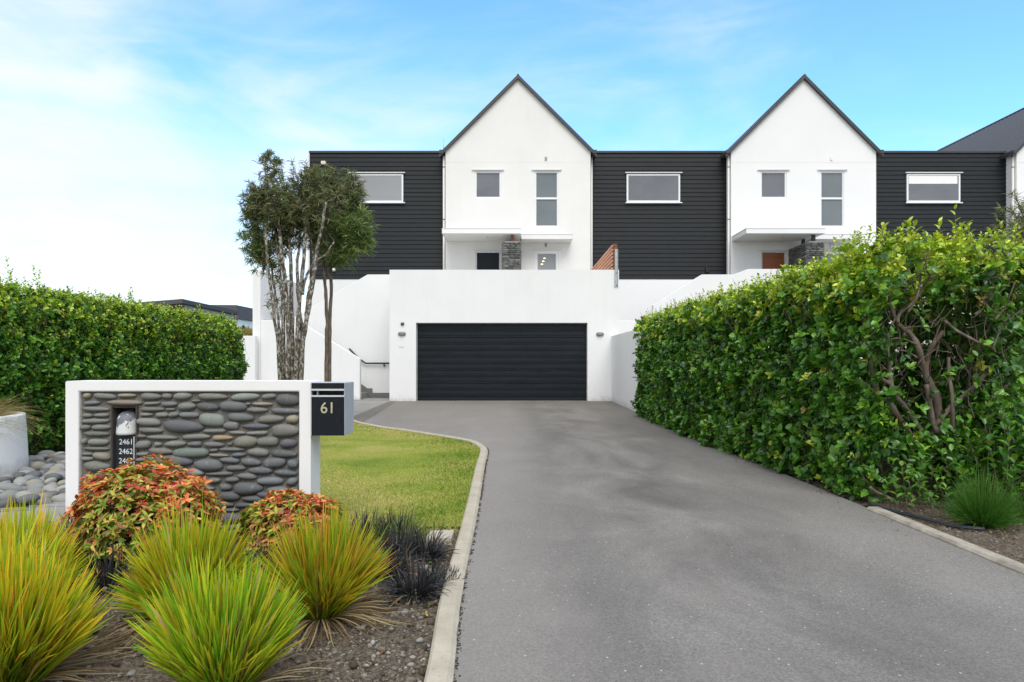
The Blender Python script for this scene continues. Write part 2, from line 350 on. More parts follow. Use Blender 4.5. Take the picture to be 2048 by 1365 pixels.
class Acc:
    def __init__(s): s.V = []; s.F = []; s.C = []; s.n = 0
    def add(s, VFC):
        V, F_, Cc = VFC; s.V.append(V); s.F.append(F_+s.n); s.C.append(Cc); s.n += len(V)
    def build(s, name, mat, parent=None, smooth=False): return link(name, npmesh(name, np.concatenate(s.V), np.concatenate(s.F), np.concatenate(s.C), smooth), mat, parent)
def pick(rng, n, cols, w):
    cols = np.array(cols); i = rng.choice(len(cols), n, p=np.array(w)/sum(w)); return cols[i]*rng.uniform(.75, 1.25, (n, 1))
def ico(sub=1):
    bm = bmesh.new(); bmesh.ops.create_icosphere(bm, subdivisions=sub, radius=1); v = np.array([x.co[:] for x in bm.verts]); f = np.array([[q.index for q in x.verts] for x in bm.faces]); bm.free(); return v, f

# ================================================================== GROUND
def grid_sheet(name, mat, x0, x1, y0, y1, nx, ny, zf, kind='structure'):
    xs = np.linspace(x0, x1, nx+1); ys = np.linspace(y0, y1, ny+1); X, Y = np.meshgrid(xs, ys); Z = zf(X, Y)
    V = np.stack([X, Y, Z], -1).reshape(-1, 3); i = np.arange(nx)[None, :]+np.arange(ny)[:, None]*(nx+1)
    Fc = np.stack([i, i+1, i+nx+2, i+nx+1], -1).reshape(-1, 4); o = link(name, npmesh(name, V, Fc, None, True), mat); return tag(o, kind=kind)
grid_sheet('ground', 'dry_verge', -900, 900, -300, 1500, 40, 120, lambda X, Y: gzv(Y)-.06)
def ribbon(name, mat, left, right, z, kind='structure', sub=1):
    """left/right: lists of (x,y) of equal length"""
    V = []; 
    for a, b in zip(left, right): V += [(a[0], a[1], gz(a[1])+z), (b[0], b[1], gz(b[1])+z)]
    m = len(left); o = link(name, npmesh(name, V, [(2*i, 2*i+1, 2*i+3, 2*i+2) for i in range(m-1)]), mat); return tag(o, kind=kind)
# kerb outer (driveway side) curve, from near to far
KO = [(-0.215, -2.0), (-.218, 1.5)]+[G(*q) for q in ((905,1365),(922,1200),(948,1071),(960,1000),(969,940),(975.5,907),(970,896),(951,886),(925,880.5),(894,875),(851,868.5),(810.5,862),(771.5,857),(727,848.5),(711.7,844),(690,839))]
def smooth_curve(pts, k=6):
    out = []; n = len(pts)
    for i in range(n-1):
        p0 = pts[max(i-1, 0)]; p1 = pts[i]; p2 = pts[i+1]; p3 = pts[min(i+2, n-1)]
        for j in range(k):
            t = j/k; out.append(tuple(.5*((2*p1[c])+(-p0[c]+p2[c])*t+(2*p0[c]-5*p1[c]+4*p2[c]-p3[c])*t*t+(-p0[c]+3*p1[c]-3*p2[c]+p3[c])*t**3) for c in range(2)))
    return out+[pts[-1]]
KOs = smooth_curve(KO)
def offset(pts, d):
    out = []
    for i, p in enumerate(pts):
        a = pts[max(i-1, 0)]; b = pts[min(i+1, len(pts)-1)]; dx, dy = b[0]-a[0], b[1]-a[1]; l = math.hypot(dx, dy); out.append((p[0]-dy/l*d, p[1]+dx/l*d))
    return out
# driveway: everything between the kerb line and the right edge, then the apron before the garage
paver_r = [G(793, 803.5), G(727, 845)]; paver_l = [G(779, 803.2), G(706, 834)]
RE = 2.84
dv = [(x, y) for x, y in KOs if True]
poly = dv[:]                                      # left edge near -> far (ends near paver)
poly = [q for q in poly if q[1] < 12.95]+[paver_r[1], paver_r[0]]
V = []; Fq = []
for i, (x, y) in enumerate(poly):
    yy = y
    V += [(x-.01, y, gz(y)+.004), (RE+.03, yy, gz(yy)+.004)]
for i in range(len(poly)-1): Fq.append((2*i, 2*i+1, 2*i+3, 2*i+2))
n0 = len(V); yb = poly[-1][1]
V += [(paver_r[0][0], 19.45, gz(19.4)+.004), (RE+.03, 19.45, gz(19.4)+.004)]; Fq.append((n0-2, n0-1, n0+1, n0))
tag(link('driveway', npmesh('driveway', V, Fq), 'asphalt'), kind='structure')
mb = MB(); a, b = paver_r; c_, d_ = paver_l
mb.add([(a[0], a[1]+.02, gz(a[1])+.008), (b[0], b[1], gz(b[1])+.008), (d_[0], d_[1], gz(d_[1])+.008), (c_[0], c_[1]+.02, gz(c_[1])+.008)], [(0, 1, 2, 3)])
mb.add([(d_[0], d_[1], gz(d_[1])+.008), (b[0], b[1], gz(b[1])+.008), (b[0]-.7, b[1]-.5, gz(b[1])+.008), (d_[0]-.7, d_[1]-.5, gz(d_[1])+.008)], [(0, 1, 2, 3)])
tag(mb.build('paver_strip', 'pavers'), kind='structure')
tag(MB().add([(c_[0]+.3, 20.9, .086), (c_[0]+.0, c_[1], .0862), (d_[0], d_[1], gz(d_[1])), (d_[0]-.6, d_[1]-.4, gz(d_[1])), (-9, 13.2, .036), (-9, 20.9, .086)], [(0, 1, 2, 3, 4, 5)]).build('entrance_path', 'concrete'), kind='structure')
for o in (bpy.data.objects['entrance_path'],): o.location.z += .005
# kerbs
def kerb(name, outer, w, h, mat='concrete_kerb'):
    inner = offset(outer, w); mb = MB(); rows = []
    ins = offset(outer, .018); inn = offset(outer, w-.012)
    V = []; rr = random.Random(5)
    for i in range(len(outer)):
        y = outer[i][1]; z = gz(y); e = rr.uniform(-.004, .004)
        V += [(outer[i][0]+e, outer[i][1], z-.05), (outer[i][0]+e, outer[i][1], z+h-.016), (ins[i][0], ins[i][1], z+h), (inn[i][0], inn[i][1], z+h), (inner[i][0], inner[i][1], z+h-.01), (inner[i][0], inner[i][1], z-.05)]
    fs = []
    for i in range(len(outer)-1):
        for k in range(5): fs.append((6*i+k, 6*i+k+1, 6*i+7+k, 6*i+6+k))
    fs += [(0, 1, 2, 3, 4, 5), tuple(reversed([6*(len(outer)-1)+k for k in range(6)]))]
    mb.add(V, fs); return tag(mb.build(name, mat), kind='structure')
KN = []
for i in range(len(KOs)-1):                       # resample finely so that the edge can be a little ragged
    a, b = KOs[i], KOs[i+1]; n = max(1, int(math.hypot(b[0]-a[0], b[1]-a[1])/.12))
    for j in range(n): KN.append((a[0]+(b[0]-a[0])*j/n, a[1]+(b[1]-a[1])*j/n))
KN = [q for q in KN if q[1] > 1.0 or q[1] < 1.0]
kerb('kerb', KN, .10, .035)
RK = [(RE+.03-.010*min(y, 4), y) for y in np.arange(5.45, -2, -.25)]     # right kerb, walked towards the camera so the offset goes right
kerb('kerb', RK, .105, .028, 'concrete_kerb_grey')
# edging gap: ragged dark dirt line beside kerb
# lawn
ki = offset(KOs, .10)
lw = [q for q in ki if q[1] > 4.85]
rng = np.random.default_rng(3)
def lawn_z(X, Y): return gzv(Y)+.012
def lawn_left(y): return -3.0 if y < 8.2 else -5.6
V = []; rows = [q for q in lw]
Vl = []; 
poly2 = [(-3.0, 4.85)]+lw+[(-5.6, 13.15), (-5.6, 8.2), (-3.0, 8.2)]
tag(MB().add([(x, y, gz(y)+.012) for x, y in poly2], [tuple(range(len(poly2)))]).build('lawn', 'lawn_ground'), kind='structure')
polyA = np.array(poly2)
def inside(poly, x, y):
    r = np.zeros(len(x), bool); j = len(poly)-1
    for i in range(len(poly)):
        xi, yi = poly[i]; xj, yj = poly[j]
        c = ((yi > y) != (yj > y)) & (x < (xj-xi)*(y-yi)/((yj-yi) if abs(yj-yi) > 1e-9 else 1e-9)+xi); r ^= c; j = i
    return r
def lump(x, y, f, seed=0):
    return (np.sin(x*f*1.3+seed)+np.sin(y*f*1.7+seed*2.1)+np.sin((x+y)*f*.9+seed*1.3)+np.sin((x-y)*f*2.3+seed*.7))/4
def lawn():
    N = 190000; x = rng.uniform(-5.6, -.2, N); y = 4.62+rng.uniform(0, 1, N)**1.6*8.5
    polyB = polyA.copy(); polyB[polyB[:, 1] < 4.9, 1] = 4.62; k = inside(polyB, x, y) & ((y > 4.85) | (rng.random(N) < np.clip((y-4.60)/.25, 0, 1)*.8)) & ((x > -3.2) | (rng.random(N) < .3)); x = x[k]; y = y[k]; n = len(x)
    p = np.stack([x, y, gzv(y)+.008], -1); d = rng.normal(size=(n, 3))*.55+np.array([0, 0, 1.])
    q = lump(x, y, 1.6, 1)+.5*lump(x, y, 5, 4)+rng.normal(size=n)*.35
    edge = np.clip((x+1.5)/1.1, 0, 1)                      # greener growth near the kerb
    dry = np.clip(.60+q*.72-edge*.42+np.clip((6.4-y)/1.0, 0, .62)*np.clip((-.75-x)/.3, 0, 1), 0, 1)
    g = np.array([.11, .22, .022]); yg = np.array([.34, .355, .075]); st = np.array([.54, .46, .22])
    c = g*(1-np.minimum(dry*2, 1))[:, None]+yg*(np.minimum(dry*2, 1)-np.maximum(dry*2-1, 0))[:, None]+st*np.maximum(dry*2-1, 0)[:, None]
    c *= rng.uniform(.5, 1.5, (n, 1)); L = rng.uniform(.014, .040, n)*(1+.5*edge); W = .0035+.0007*y*rng.uniform(.6, 1.2, n)
    a = Acc(); a.add(blades(p, d, L, W, np.full(n, .25), c*.8, c*1.15, seg=1, rng=rng)); o = a.build('lawn_grass', 'lawn_blade'); tag(o, 'short mown green and straw coloured lawn grass beside the driveway', 'grass', kind='stuff')
lawn()
# soil beds
def soil_z(X, Y): return -.012+.016*lump(X, Y, 9, 2)+.012*lump(X, Y, 23, 5)+.008*lump(X, Y, 61, 1)+.03*np.clip((-.5-X)/1.5, 0, 1)
def soil(name, x0, x1, y0, y1):
    rg = np.random.default_rng(9); nx = int((x1-x0)/.018); ny = int((y1-y0)/.018)
    return grid_sheet(name, 'soil', x0, x1, y0, y1, nx, ny, lambda X, Y: soil_z(X, Y)+rg.uniform(-.006, .006, X.shape))
soil('soil', -3.6, -.30, 1.7, 4.93); soil('soil', 2.93, 5.6, 2.6, 7.4)
iv, ifc = ico(1)
def clods(name, regions, label):
    rg = np.random.default_rng(21); a = Acc()
    for (x0, x1, y0, y1, N, s0, s1) in regions:
        x = rg.uniform(x0, x1, N); y = y0+(y1-y0)*rg.random(N)**1.3; s = s0+(s1-s0)*rg.random(N)**4
        z = soil_z(x, y)+s*.2
        jit = 1+rg.uniform(-.35, .35, (N, len(iv), 1)); sc = rg.uniform(.6, 1.2, (N, 1, 3))*np.array([1, 1, .65])
        V = iv[None]*jit*sc*s[:, None, None]+np.stack([x, y, z], -1)[:, None, :]
        Fc = (ifc[None]+(np.arange(N)*len(iv))[:, None, None]).reshape(-1, 3)
        c = pick(rg, N, [(.18, .155, .125), (.26, .235, .20), (.10, .08, .06), (.36, .34, .30)], [4, 3, 3, 1.3])
        a.add((V.reshape(-1, 3), Fc, np.repeat(c, len(iv), axis=0)))
    tag(a.build(name, 'clod'), label, 'soil clods', kind='stuff')
clods('soil_clods', [(-3.2, -.34, 1.9, 4.7, 8000, .004, .022), (-1.1, -.34, 2.0, 3.6, 2600, .004, .016)], 'loose crumbly soil clods and grit on the left planting bed')
clods('soil_clods', [(2.98, 5.2, 3.2, 6.2, 3000, .004, .018)], 'loose crumbly soil clods and grit on the right planting bed')
def edge_grit():
    rg = np.random.default_rng(33); a = Acc(); K = np.array([q for q in KN if .5 < q[1] < 12.5]); N = 2600; i = rg.integers(0, len(K), N)
    x = K[i, 0]+np.abs(rg.normal(size=N))*.008+.002; y = K[i, 1]+rg.uniform(-.06, .06, N); s = rg.uniform(.0015, .005, N)
    V = iv[None]*(1+rg.uniform(-.3, .3, (N, len(iv), 1)))*s[:, None, None]+np.stack([x, y, gzv(y)+.005], -1)[:, None, :]
    a.add((V.reshape(-1, 3), (ifc[None]+(np.arange(N)*len(iv))[:, None, None]).reshape(-1, 3), np.repeat(pick(rg, N, [(.035, .03, .025), (.06, .05, .035), (.05, .06, .02)], [3, 2, 1]), len(iv), axis=0)))
    tag(a.build('edge_grit', 'clod'), 'dark grit and moss crumbs lining the joint between kerb and driveway', 'grit', kind='stuff')
edge_grit()
# left concrete path pad, slate edging, river stones
tag(MB().add([(x, y, z) for (x, y), z in (((-2.95, 3.9), .0), ((-2.95, 5.25), .002), (G(131, 993)[:2], .002), (G(60, 1030)[:2], .002), ((-6.5, 4.5), .002), ((-6.5, 3.9), .0))], [tuple(range(6))]).build('footpath', 'concrete'), kind='structure')
bpy.data.objects['footpath'].location.z += .03

# ================================================================== HOUSES
YH = 27.3; YC = 27.9
def holes_wall(mb, x0, x1, z0, z1, holes, yf, dep):
    xs = sorted({x0, x1}|{h[0] for h in holes}|{h[1] for h in holes}); zs = sorted({z0, z1}|{h[2] for h in holes}|{h[3] for h in holes})
    for i in range(len(xs)-1):
        for j in range(len(zs)-1):
            cx, cz = (xs[i]+xs[i+1])/2, (zs[j]+zs[j+1])/2
            if any(h[0] < cx < h[1] and h[2] < cz < h[3] for h in holes): continue
            mb.add([(xs[i], yf, zs[j]), (xs[i+1], yf, zs[j]), (xs[i+1], yf, zs[j+1]), (xs[i], yf, zs[j+1])], [(0, 1, 2, 3)])
    for a, b, c, d in holes:
        mb.add([(a, yf, c), (a, yf+dep, c), (a, yf+dep, d), (a, yf, d)], [(0, 1, 2, 3)]); mb.add([(b, yf, c), (b, yf+dep, c), (b, yf+dep, d), (b, yf, d)], [(0, 1, 2, 3)])
        mb.add([(a, yf, d), (b, yf, d), (b, yf+dep, d), (a, yf+dep, d)], [(0, 1, 2, 3)]); mb.add([(a, yf, c), (b, yf, c), (b, yf+dep, c), (a, yf+dep, c)], [(0, 1, 2, 3)])
def frame_rect(mb, x0, x1, z0, z1, w, y0, y1, wb=None):
    wb = wb or w
    mb.box(x0, x1, y0, y1, z1-w, z1); mb.box(x0, x1, y0, y1, z0, z0+wb); mb.box(x0, x0+w, y0, y1, z0+wb, z1-w); mb.box(x1-w, x1, y0, y1, z0+wb, z1-w)
def window(par, x0, x1, z0, z1, yf, gl, mull=None, fl=True, proud=False, w=.055, lbl=None):
    ya, yb = (yf-.05, yf+.04) if proud else (yf+.02, yf+.11)
    mb = MB(); frame_rect(mb, x0, x1, z0, z1, w, ya, yb)
    if mull: mb.box(x0+w, x1-w, ya+.004, yb, mull-w*.7, mull+w*.7)
    if proud: mb.box(x0-.05, x1+.08, yf-.09, yf-.052, z0-.05, z0-.008)
    win = mb.build('window', 'white_frame', par, .006)
    if lbl: win['label'] = lbl
    yg = ya+(.012 if proud else .05)
    if mull:
        MB().box(x0+w, x1-w, yg, yg+.02, z0+w, mull-w*.7).build('pane', gl, win); MB().box(x0+w, x1-w, yg, yg+.02, mull+w*.7, z1-w).build('pane', gl, win)
    else: MB().box(x0+w, x1-w, yg, yg+.02, z0+w, z1-w).build('pane', gl, win)
    # inner sash line and gasket
    g = MB(); frame_rect(g, x0+w, x1-w, z0+w, z1-w, .018, yg-(.006 if proud else .014), yg-.001); g.build('gasket', 'galvanised', win)
    if fl: MB().box(x0-.12 if not proud else x0-.06, x1+.12 if not proud else x1+.08, yf-.06 if not proud else yf-.10, yf+.01 if not proud else yf-.02, z1+.03, z1+.065).build('head_flashing', 'aluminium_light' if not proud else 'pipe_white', win)
    return win
def cladding(par, x0, x1, z0, z1, n):
    mb = MB(); h = (z1-z0)/n; V = []
    for i in range(n):
        a = z0+i*h; V += [(YC-.005, a), (YC-.032, a+.001), (YC-.030, a+.012), (YC-.006, a+h)]
    m = len(V); vs = [(x0, y, z) for y, z in V]+[(x1, y, z) for y, z in V]; fs = [(i, i+m, i+m+1, i+1) for i in range(m-1)]
    mb.add(vs, fs); mb.box(x0, x1, YC+.01, YC+.25, z0, z1); return mb.build('cladding', 'painted_boards', par)
def stones_on(name, par, x0, x1, z0, z1, yf, axis='y', seed=1, hmin=.05, hmax=.09):
    rg = np.random.default_rng(seed); v, f = ico(2); a = Acc(); z = z0
    while z < z1-.02:
        h = rg.uniform(hmin, hmax); h = min(h, z1-z); x = x0
        while x < x1-.02:
            w = rg.uniform(.12, .30); w = min(w, x1-x)
            if x1-x-w < .06: w = x1-x
            sc = np.array([w*.52, .055, h*.50]); e = .8
            q = np.sign(v)*np.abs(v)**e*sc*rg.uniform(.94, 1.04, 3)
            if axis == 'y': pos = np.array([x+w/2, yf, z+h/2])
            else: q = q[:, [1, 0, 2]]; pos = np.array([yf, x+w/2, z+h/2])
            V = q+pos; c = pick(rg, 1, [(.12, .125, .12), (.17, .175, .16), (.09, .095, .10), (.20, .19, .155)], [4, 3, 3, 1])
            a.add((V, f, np.repeat(c, len(v), axis=0))); x += w
        z += h
    return a.build(name, 'river_stone', par, True)
ZB = 3.55
def house(i):
    dx = 11.42*i; c = .24+dx; wl, wr = c-2.9, c+2.9
    white = 'plaster_cream' if i == 0 else 'plaster_white'
    lab = ['cream plastered gable house with a black boarded front door, left end of the row',
           'bright white gabled townhouse with an orange wooden front door, in the middle of the row',
           'white townhouse cut off at the right edge, pale blind in its dark wing'][i]
    h = empty('townhouse', (c, YH, 0), lab, 'house')
    ez = 9.62; pk = 12.52
    X = lambda px: (px-CX)/50.0+dx; Z = lambda py: EYE+(HY-py)/50.0
    sq = (X(950), X(1002), Z(397), Z(343)); tall = (X(1069.5), X(1117), Z(454.5), Z(343)); low = (X(1070), X(1117), Z(602), Z(502.5)); door = (X(951), X(1001), ZB, Z(503))
    mb = MB(); holes = [sq, tall, low, door]
    holes_wall(mb, wl, wr, 0, ez, holes, YH, .12)
    mb.add([(wl, YH, ez), (wr, YH, ez), (c, YH, pk)], [(0, 1, 2)])
    mb.add([(wl, YH, 0), (wl, YC+1, 0), (wl, YC+1, ez), (wl, YH, ez)], [(0, 1, 2, 3)]); mb.add([(wr, YH, 0), (wr, YC+1, 0), (wr, YC+1, ez), (wr, YH, ez)], [(0, 1, 2, 3)])
    for hx in holes: mb.box(hx[0]-.02, hx[1]+.02, YH+.125, YH+.2, hx[2]-.02, hx[3]+.02)
    mb.build('gable_wall', white, h)
    MB().box(wl-.001, wr+.001, YH-.0035, YH-.001, Z(325.9), Z(325.2)).build('control_joint', 'pipe_white', h)
    # roof
    y0, y1 = YH-.10, YH+11.5; n = int((y1-y0)/.25)*4; prof = [0, 0, .03, .03]
    for s in (-1, 1):
        V = []; Fq = []
        for k in range(n+1):
            y = y0+(y1-y0)*k/n; o = prof[k % 4]*.707
            V += [(c+s*o*0, y, pk+.09+o*1.4), (c+s*(3.10)+s*o, y, pk+.09-3.10+o)]
        Fq = [(2*k, 2*k+1, 2*k+3, 2*k+2) for k in range(n)]
        MB().add(V, Fq).build('roof', 'roof_steel', h)
        mbb = MB(); xo = c+s*3.14
        pl = [(c, pk-.03), (c, pk+.13), (xo, pk+.13-3.14), (xo, pk-.03-3.14)]
        if s > 0: pl = pl[::-1]
        mbb.prism_y(pl, YH-.13, YH-.005); mbb.build('barge_board', 'dark_fascia', h)
        MB().box(min(xo, xo-s*.16), max(xo, xo-s*.16), YH-.16, YH+3, ez-.14, ez+.02).build('gutter', 'dark_fascia', h, .02)
    MB().tube([(c, y0-.02, pk+.09), (c, y1, pk+.11)], .055, 8).build('ridge_cap', 'dark_fascia', h)
    # back walls so the house has a body
    MB().box(wl+.02, wr-.02, YC+1, YH+11.3, 0, ez-.02).build('side_wall', white, h)
    # wing
    cl, cr = wl-5.6, wl
    zt = EYE+422/48.9; zb = EYE+166/48.9
    cladding(h, cl, cr, zb, zt-.09, 29)
    MB().box(cl-.03, cr+.0, YC-.06, YC+.27, zt-.089, zt).build('parapet_cap', 'dark_fascia', h, .008)
    MB().box(cl, cr, YC-.01, YC+.25, 0, zb-.003).build('base_wall', 'plaster_white', h)
    MB().box(cl, cr, YC+.26, YH+9, 0, zt-.12).build('wing_block', 'painted_boards', h)
    if i == 0: MB().box(cl-.06, cl-.002, YC-.045, YC+.26, zb, zt-.09).build('corner_board', 'pipe_white', h)
    # wing window
    s = 1365.33/(YC-.06); wx0 = (699.5-CX)/s+dx+(0 if i == 0 else -.13); wx1 = wx0+107/s; wz0 = EYE+(HY-405)/s; wz1 = EYE+(HY-348.5)/s
    w = window(h, wx0, wx1, wz0, wz1, YC-.03, ['glass_pale', 'glass_grey', 'glass_grey'][i], proud=True, w=.06)
    if i == 2: MB().box(wx0+.07, wx1-.12, YC-.074, YC-.070, wz1-.40, wz1-.07).build('roller_blind', 'blind_white', w)
    window(h, *sq, YH, 'glass_grey'); window(h, *tall, YH, 'glass_green_grey', mull=Z(397))
    lw_ = window(h, *low, YH, 'glass_pale', w=.10)
    if i == 0:
        for k, (px, py) in enumerate(((1089, 516.5), (1086.5, 522.5), (1084, 528.5))):
            MB().prism_y([(X(px)+.05*math.cos(q*math.pi/5), Z(py)+.018*math.sin(q*math.pi/5)) for q in range(10)], YH+.060, YH+.069).build('downlight', 'lamp_glow', lw_)
    # door
    mb = MB(); frame_rect(mb, door[0], door[1], door[2], door[3], .055, YH+.01, YH+.11)
    fr = mb.build('door_frame', 'door_frame_grey', h, .004)
    dr = MB()
    if i == 0:
        nb = 7; ww = (door[1]-door[0]-.11)/nb
        for k in range(nb): dr.box(door[0]+.055+k*ww+.008, door[0]+.055+(k+1)*ww-.008, YH+.06, YH+.10, door[2]+.05, door[3]-.056)
        dr.box(door[0]+.055, door[1]-.055, YH+.075, YH+.1, door[2]+.05, door[3]-.056); dm = 'black_door'
    else:
        nb = 9; hh = (door[3]-door[2]-.11)/nb
        for k in range(nb): dr.box(door[0]+.17, door[1]-.17, YH+.06, YH+.10, door[2]+.055+k*hh+.004, door[2]+.055+(k+1)*hh-.004)
        dr.box(door[0]+.055, door[0]+.166, YH+.058, YH+.1, door[2]+.05, door[3]-.056); dr.box(door[1]-.166, door[1]-.055, YH+.058, YH+.1, door[2]+.05, door[3]-.056); dr.box(door[0]+.17, door[1]-.17, YH+.075, YH+.1, door[2]+.05, door[3]-.056); dm = 'wood_door'
    d_o = dr.build('door', dm, h); MB().box(door[0]-.1, door[1]+.1, YH-.05, YH+.005, door[3]+.015, door[3]+.045).build('head_flashing', 'aluminium_light', d_o)
    MB().tube([(door[1]-.14, YH+.02, ZB+.95), (door[1]-.14, YH+.02, ZB+1.25)], .012, 8).build('handle', 'galvanised', d_o)
    # canopies
    fy = 25.62; cm = MB().box(c-2.87, c+.10, fy, YH-.002, 6.015, 6.19); cn = cm.build('canopy', white, h, .01)
    MB().box(c-2.875, c+.105, fy-.008, YH-.003, 6.192, 6.215).build('cap_flashing', 'aluminium_light', cn)
    MB().tube([(c-1.2, 26.4, 6.0), (c-1.2, 26.4, 5.975)], .05, 12).build('soffit_light', 'white_frame', cn)
    cm = MB().box(c+.12, c+2.12, 26.5, YH-.002, 5.96, 6.135); cn = cm.build('canopy', white, h, .01); MB().box(c+.115, c+2.125, 26.492, YH-.003, 6.137, 6.158).build('cap_flashing', 'aluminium_light', cn)
    # stone fin wall
    fx0, fx1 = c-.60, c+.08
    fin = MB().box(fx0+.03, fx1-.03, 25.70, YH-.01, 2.9, 5.70).build('porch_pillar', 'mortar', h)
    stones_on('stonework', fin, fx0, fx1, ZB-.2, 5.68, 25.69, seed=11+i)
    stones_on('stonework', fin, 25.66, YH-.02, ZB-.2, 5.68, fx0+.02, 'x', seed=21+i)
    stones_on('stonework', fin, 25.66, YH-.02, ZB-.2, 5.68, fx1-.02, 'x', seed=31+i)
    MB().box(fx0+.09, fx1-.05, 25.66, YH-.03, 5.675, 5.73).build('capstone', 'concrete', fin, .02)
    for yy in (25.85, 26.75): MB().box(c-.28, c-.17, yy, yy+.11, 5.735, 6.012).build('post', 'rust_timber' if i == 0 else 'rail_black', fin)
    # vents + downpipe + brackets
    for py in (317, 490): vb = MB().box(X(1089.5), X(1094), YH-.03, YH-.001, Z(py+4.5), Z(py-2.5)).build('vent', 'vent_grey' if i == 0 else 'white_frame', h, .005)
    px_ = wl-.075 if i == 0 else wl-.06; yp = YH+.12
    dp = MB().tube([(px_, yp, 0), (px_, yp, ez-.15)], .045, 12).build('downpipe', 'pipe_white', h)
    for zz in (4.25, 6.9, 9.0): MB().tube([(px_, yp, zz), (px_, yp, zz+.03)], .052, 12).build('pipe_bracket', 'rail_black', dp)
    if i == 0:
        MB().tube([(px_-.02, YH+.2, ez), (px_-.02, YH+.2, ez+.55)], .012, 6).build('aerial', 'galvanised', h)
        MB().tube([(wr+.08, YH+.3, 0), (wr+.08, YH+.3, ez-.15)], .04, 10).build('downpipe', 'pipe_white', h)
    return h
for i in range(3): house(i)
# small fittings on the first dark wing
sC = F/(YC-.1)
def on_wing(px, py): return ((px-CX)/sC, EYE+(HY-py)/sC)
x, z = on_wing(647.5, 326)
e_ = empty('security_lamp', (x, YC-.04, z), 'cream box lamp high on the dark boarding above the clump of trees', 'lamp')
MB().box(x-.09, x+.09, YC-.20, YC-.034, z-.07, z+.05).build('housing', 'cream_plastic', e_, .01); MB().box(x-.07, x+.07, YC-.19, YC-.10, z-.085, z-.071).build('diffuser', 'white_frame', e_)
x, z = on_wing(667, 540); e_ = empty('wall_lamp', (x, YC-.04, z), 'round pale bulkhead lamp low on the dark boarding beside the slim tree', 'lamp')
MB().tube([(x, YC-.034, z), (x, YC-.09, z)], [.08, .07], 14).build('housing', 'pipe_white', e_); MB().tube([(x, YC-.09, z), (x, YC-.12, z)], [.06, .03], 14).build('diffuser', 'white_frame', e_)
x, z = on_wing(1413, 540); e_ = empty('garden_tap', (x, YC-.04, z), 'small black hose tap on the dark boarding between the two white gables', 'tap')
MB().box(x-.03, x+.02, YC-.10, YC-.034, z-.11, z+.13).build('body', 'rail_black', e_, .01); MB().tube([(x, YC-.11, z-.07), (x+.13, YC-.11, z-.07)], .035, 8).build('spout', 'rail_black', e_)

# ================================================================== GARAGE
YG = 19.2; SG = F/YG
gx = lambda px: (px-CX)/SG
gzz = lambda py: EYE+(HY-py)/SG
ga = empty('garage', (gx(1004), YG, .085), 'white double garage block with a wide black door at the end of the driveway', 'garage')
mb = MB(); op = (gx(832), gx(1175), -.05, gzz(646)); gl, gr, gt = gx(779), gx(1238), gzz(540)
holes_wall(mb, gl, gr, -.05, gt, [op], YG, .20)
mb.add([(gl, YG, -.05), (gl, YG+8, -.05), (gl, YG+8, gt), (gl, YG, gt)], [(0, 1, 2, 3)]); mb.add([(gr, YG, -.05), (gr, YG+8, -.05), (gr, YG+8, gt), (gr, YG, gt)], [(0, 1, 2, 3)])
mb.add([(gl, YG, gt), (gr, YG, gt), (gr, YG+.22, gt), (gl, YG+.22, gt)], [(0, 1, 2, 3)]); mb.add([(gl, YG, gt), (gl+.22, YG+.22, gt), (gl+.22, YG+8, gt), (gl, YG+8, gt)], [(0, 1, 2, 3)])
mb.box(gl+.01, gr-.01, YG+.24, YG+8.08, -.05, ZB-.02)
mb.add([(gl+.22, YG+.22, ZB-.02), (gr, YG+.22, ZB-.02), (gr, YG+.22, gt), (gl+.22, YG+.22, gt)], [(0, 1, 2, 3)])
mb.build('wall', 'plaster_wall', ga)
# sectional door
V = []; pz = .186; z = .095; prof = [(0, 0), (.100, 0), (.106, .016), (.116, .016), (.122, 0), (.160, 0), (.166, -.010), (.180, -.010), (.1855, .006)]
while z < op[3]-.02:
    for a, b in prof: V.append((YG+.15+b, min(z+a, op[3]-.01)))
    z += pz
m = len(V); dmb = MB().add([(op[0]+.03, y, z) for y, z in V]+[(op[1]-.02, y, z) for y, z in V], [(i, i+m, i+m+1, i+1) for i in range(m-1)]); dmb.box(op[0]+.002, op[1]-.002, YG+.18, YG+.23, .0, op[3]-.005)
gd = dmb.build('garage_door', 'garage_steel', ga)
MB().box(op[0]+.03, op[1]-.02, YG+.13, YG+.16, .086, .094).build('weather_seal', 'rail_black', gd)
mb = MB(); mb.box(op[0]+.001, op[0]+.028, YG+.10, YG+.17, .085, op[3]-.03); mb.box(op[1]-.018, op[1]-.001, YG+.10, YG+.17, .085, op[3]-.03); mb.box(op[0]+.001, op[1]-.001, YG+.10, YG+.17, op[3]-.028, op[3]-.002); mb.build('door_track', 'wall_lamp_grey', ga)
MB().box(op[0]+.0, op[1], YG+.0, YG+.12, .070, .089).build('threshold', 'concrete_kerb', ga)
MB().box(gx(798), gx(808), YG-.004, YG-.001, gzz(695.2), gzz(694.3)).build('access_hatch', 'vent_grey', ga)
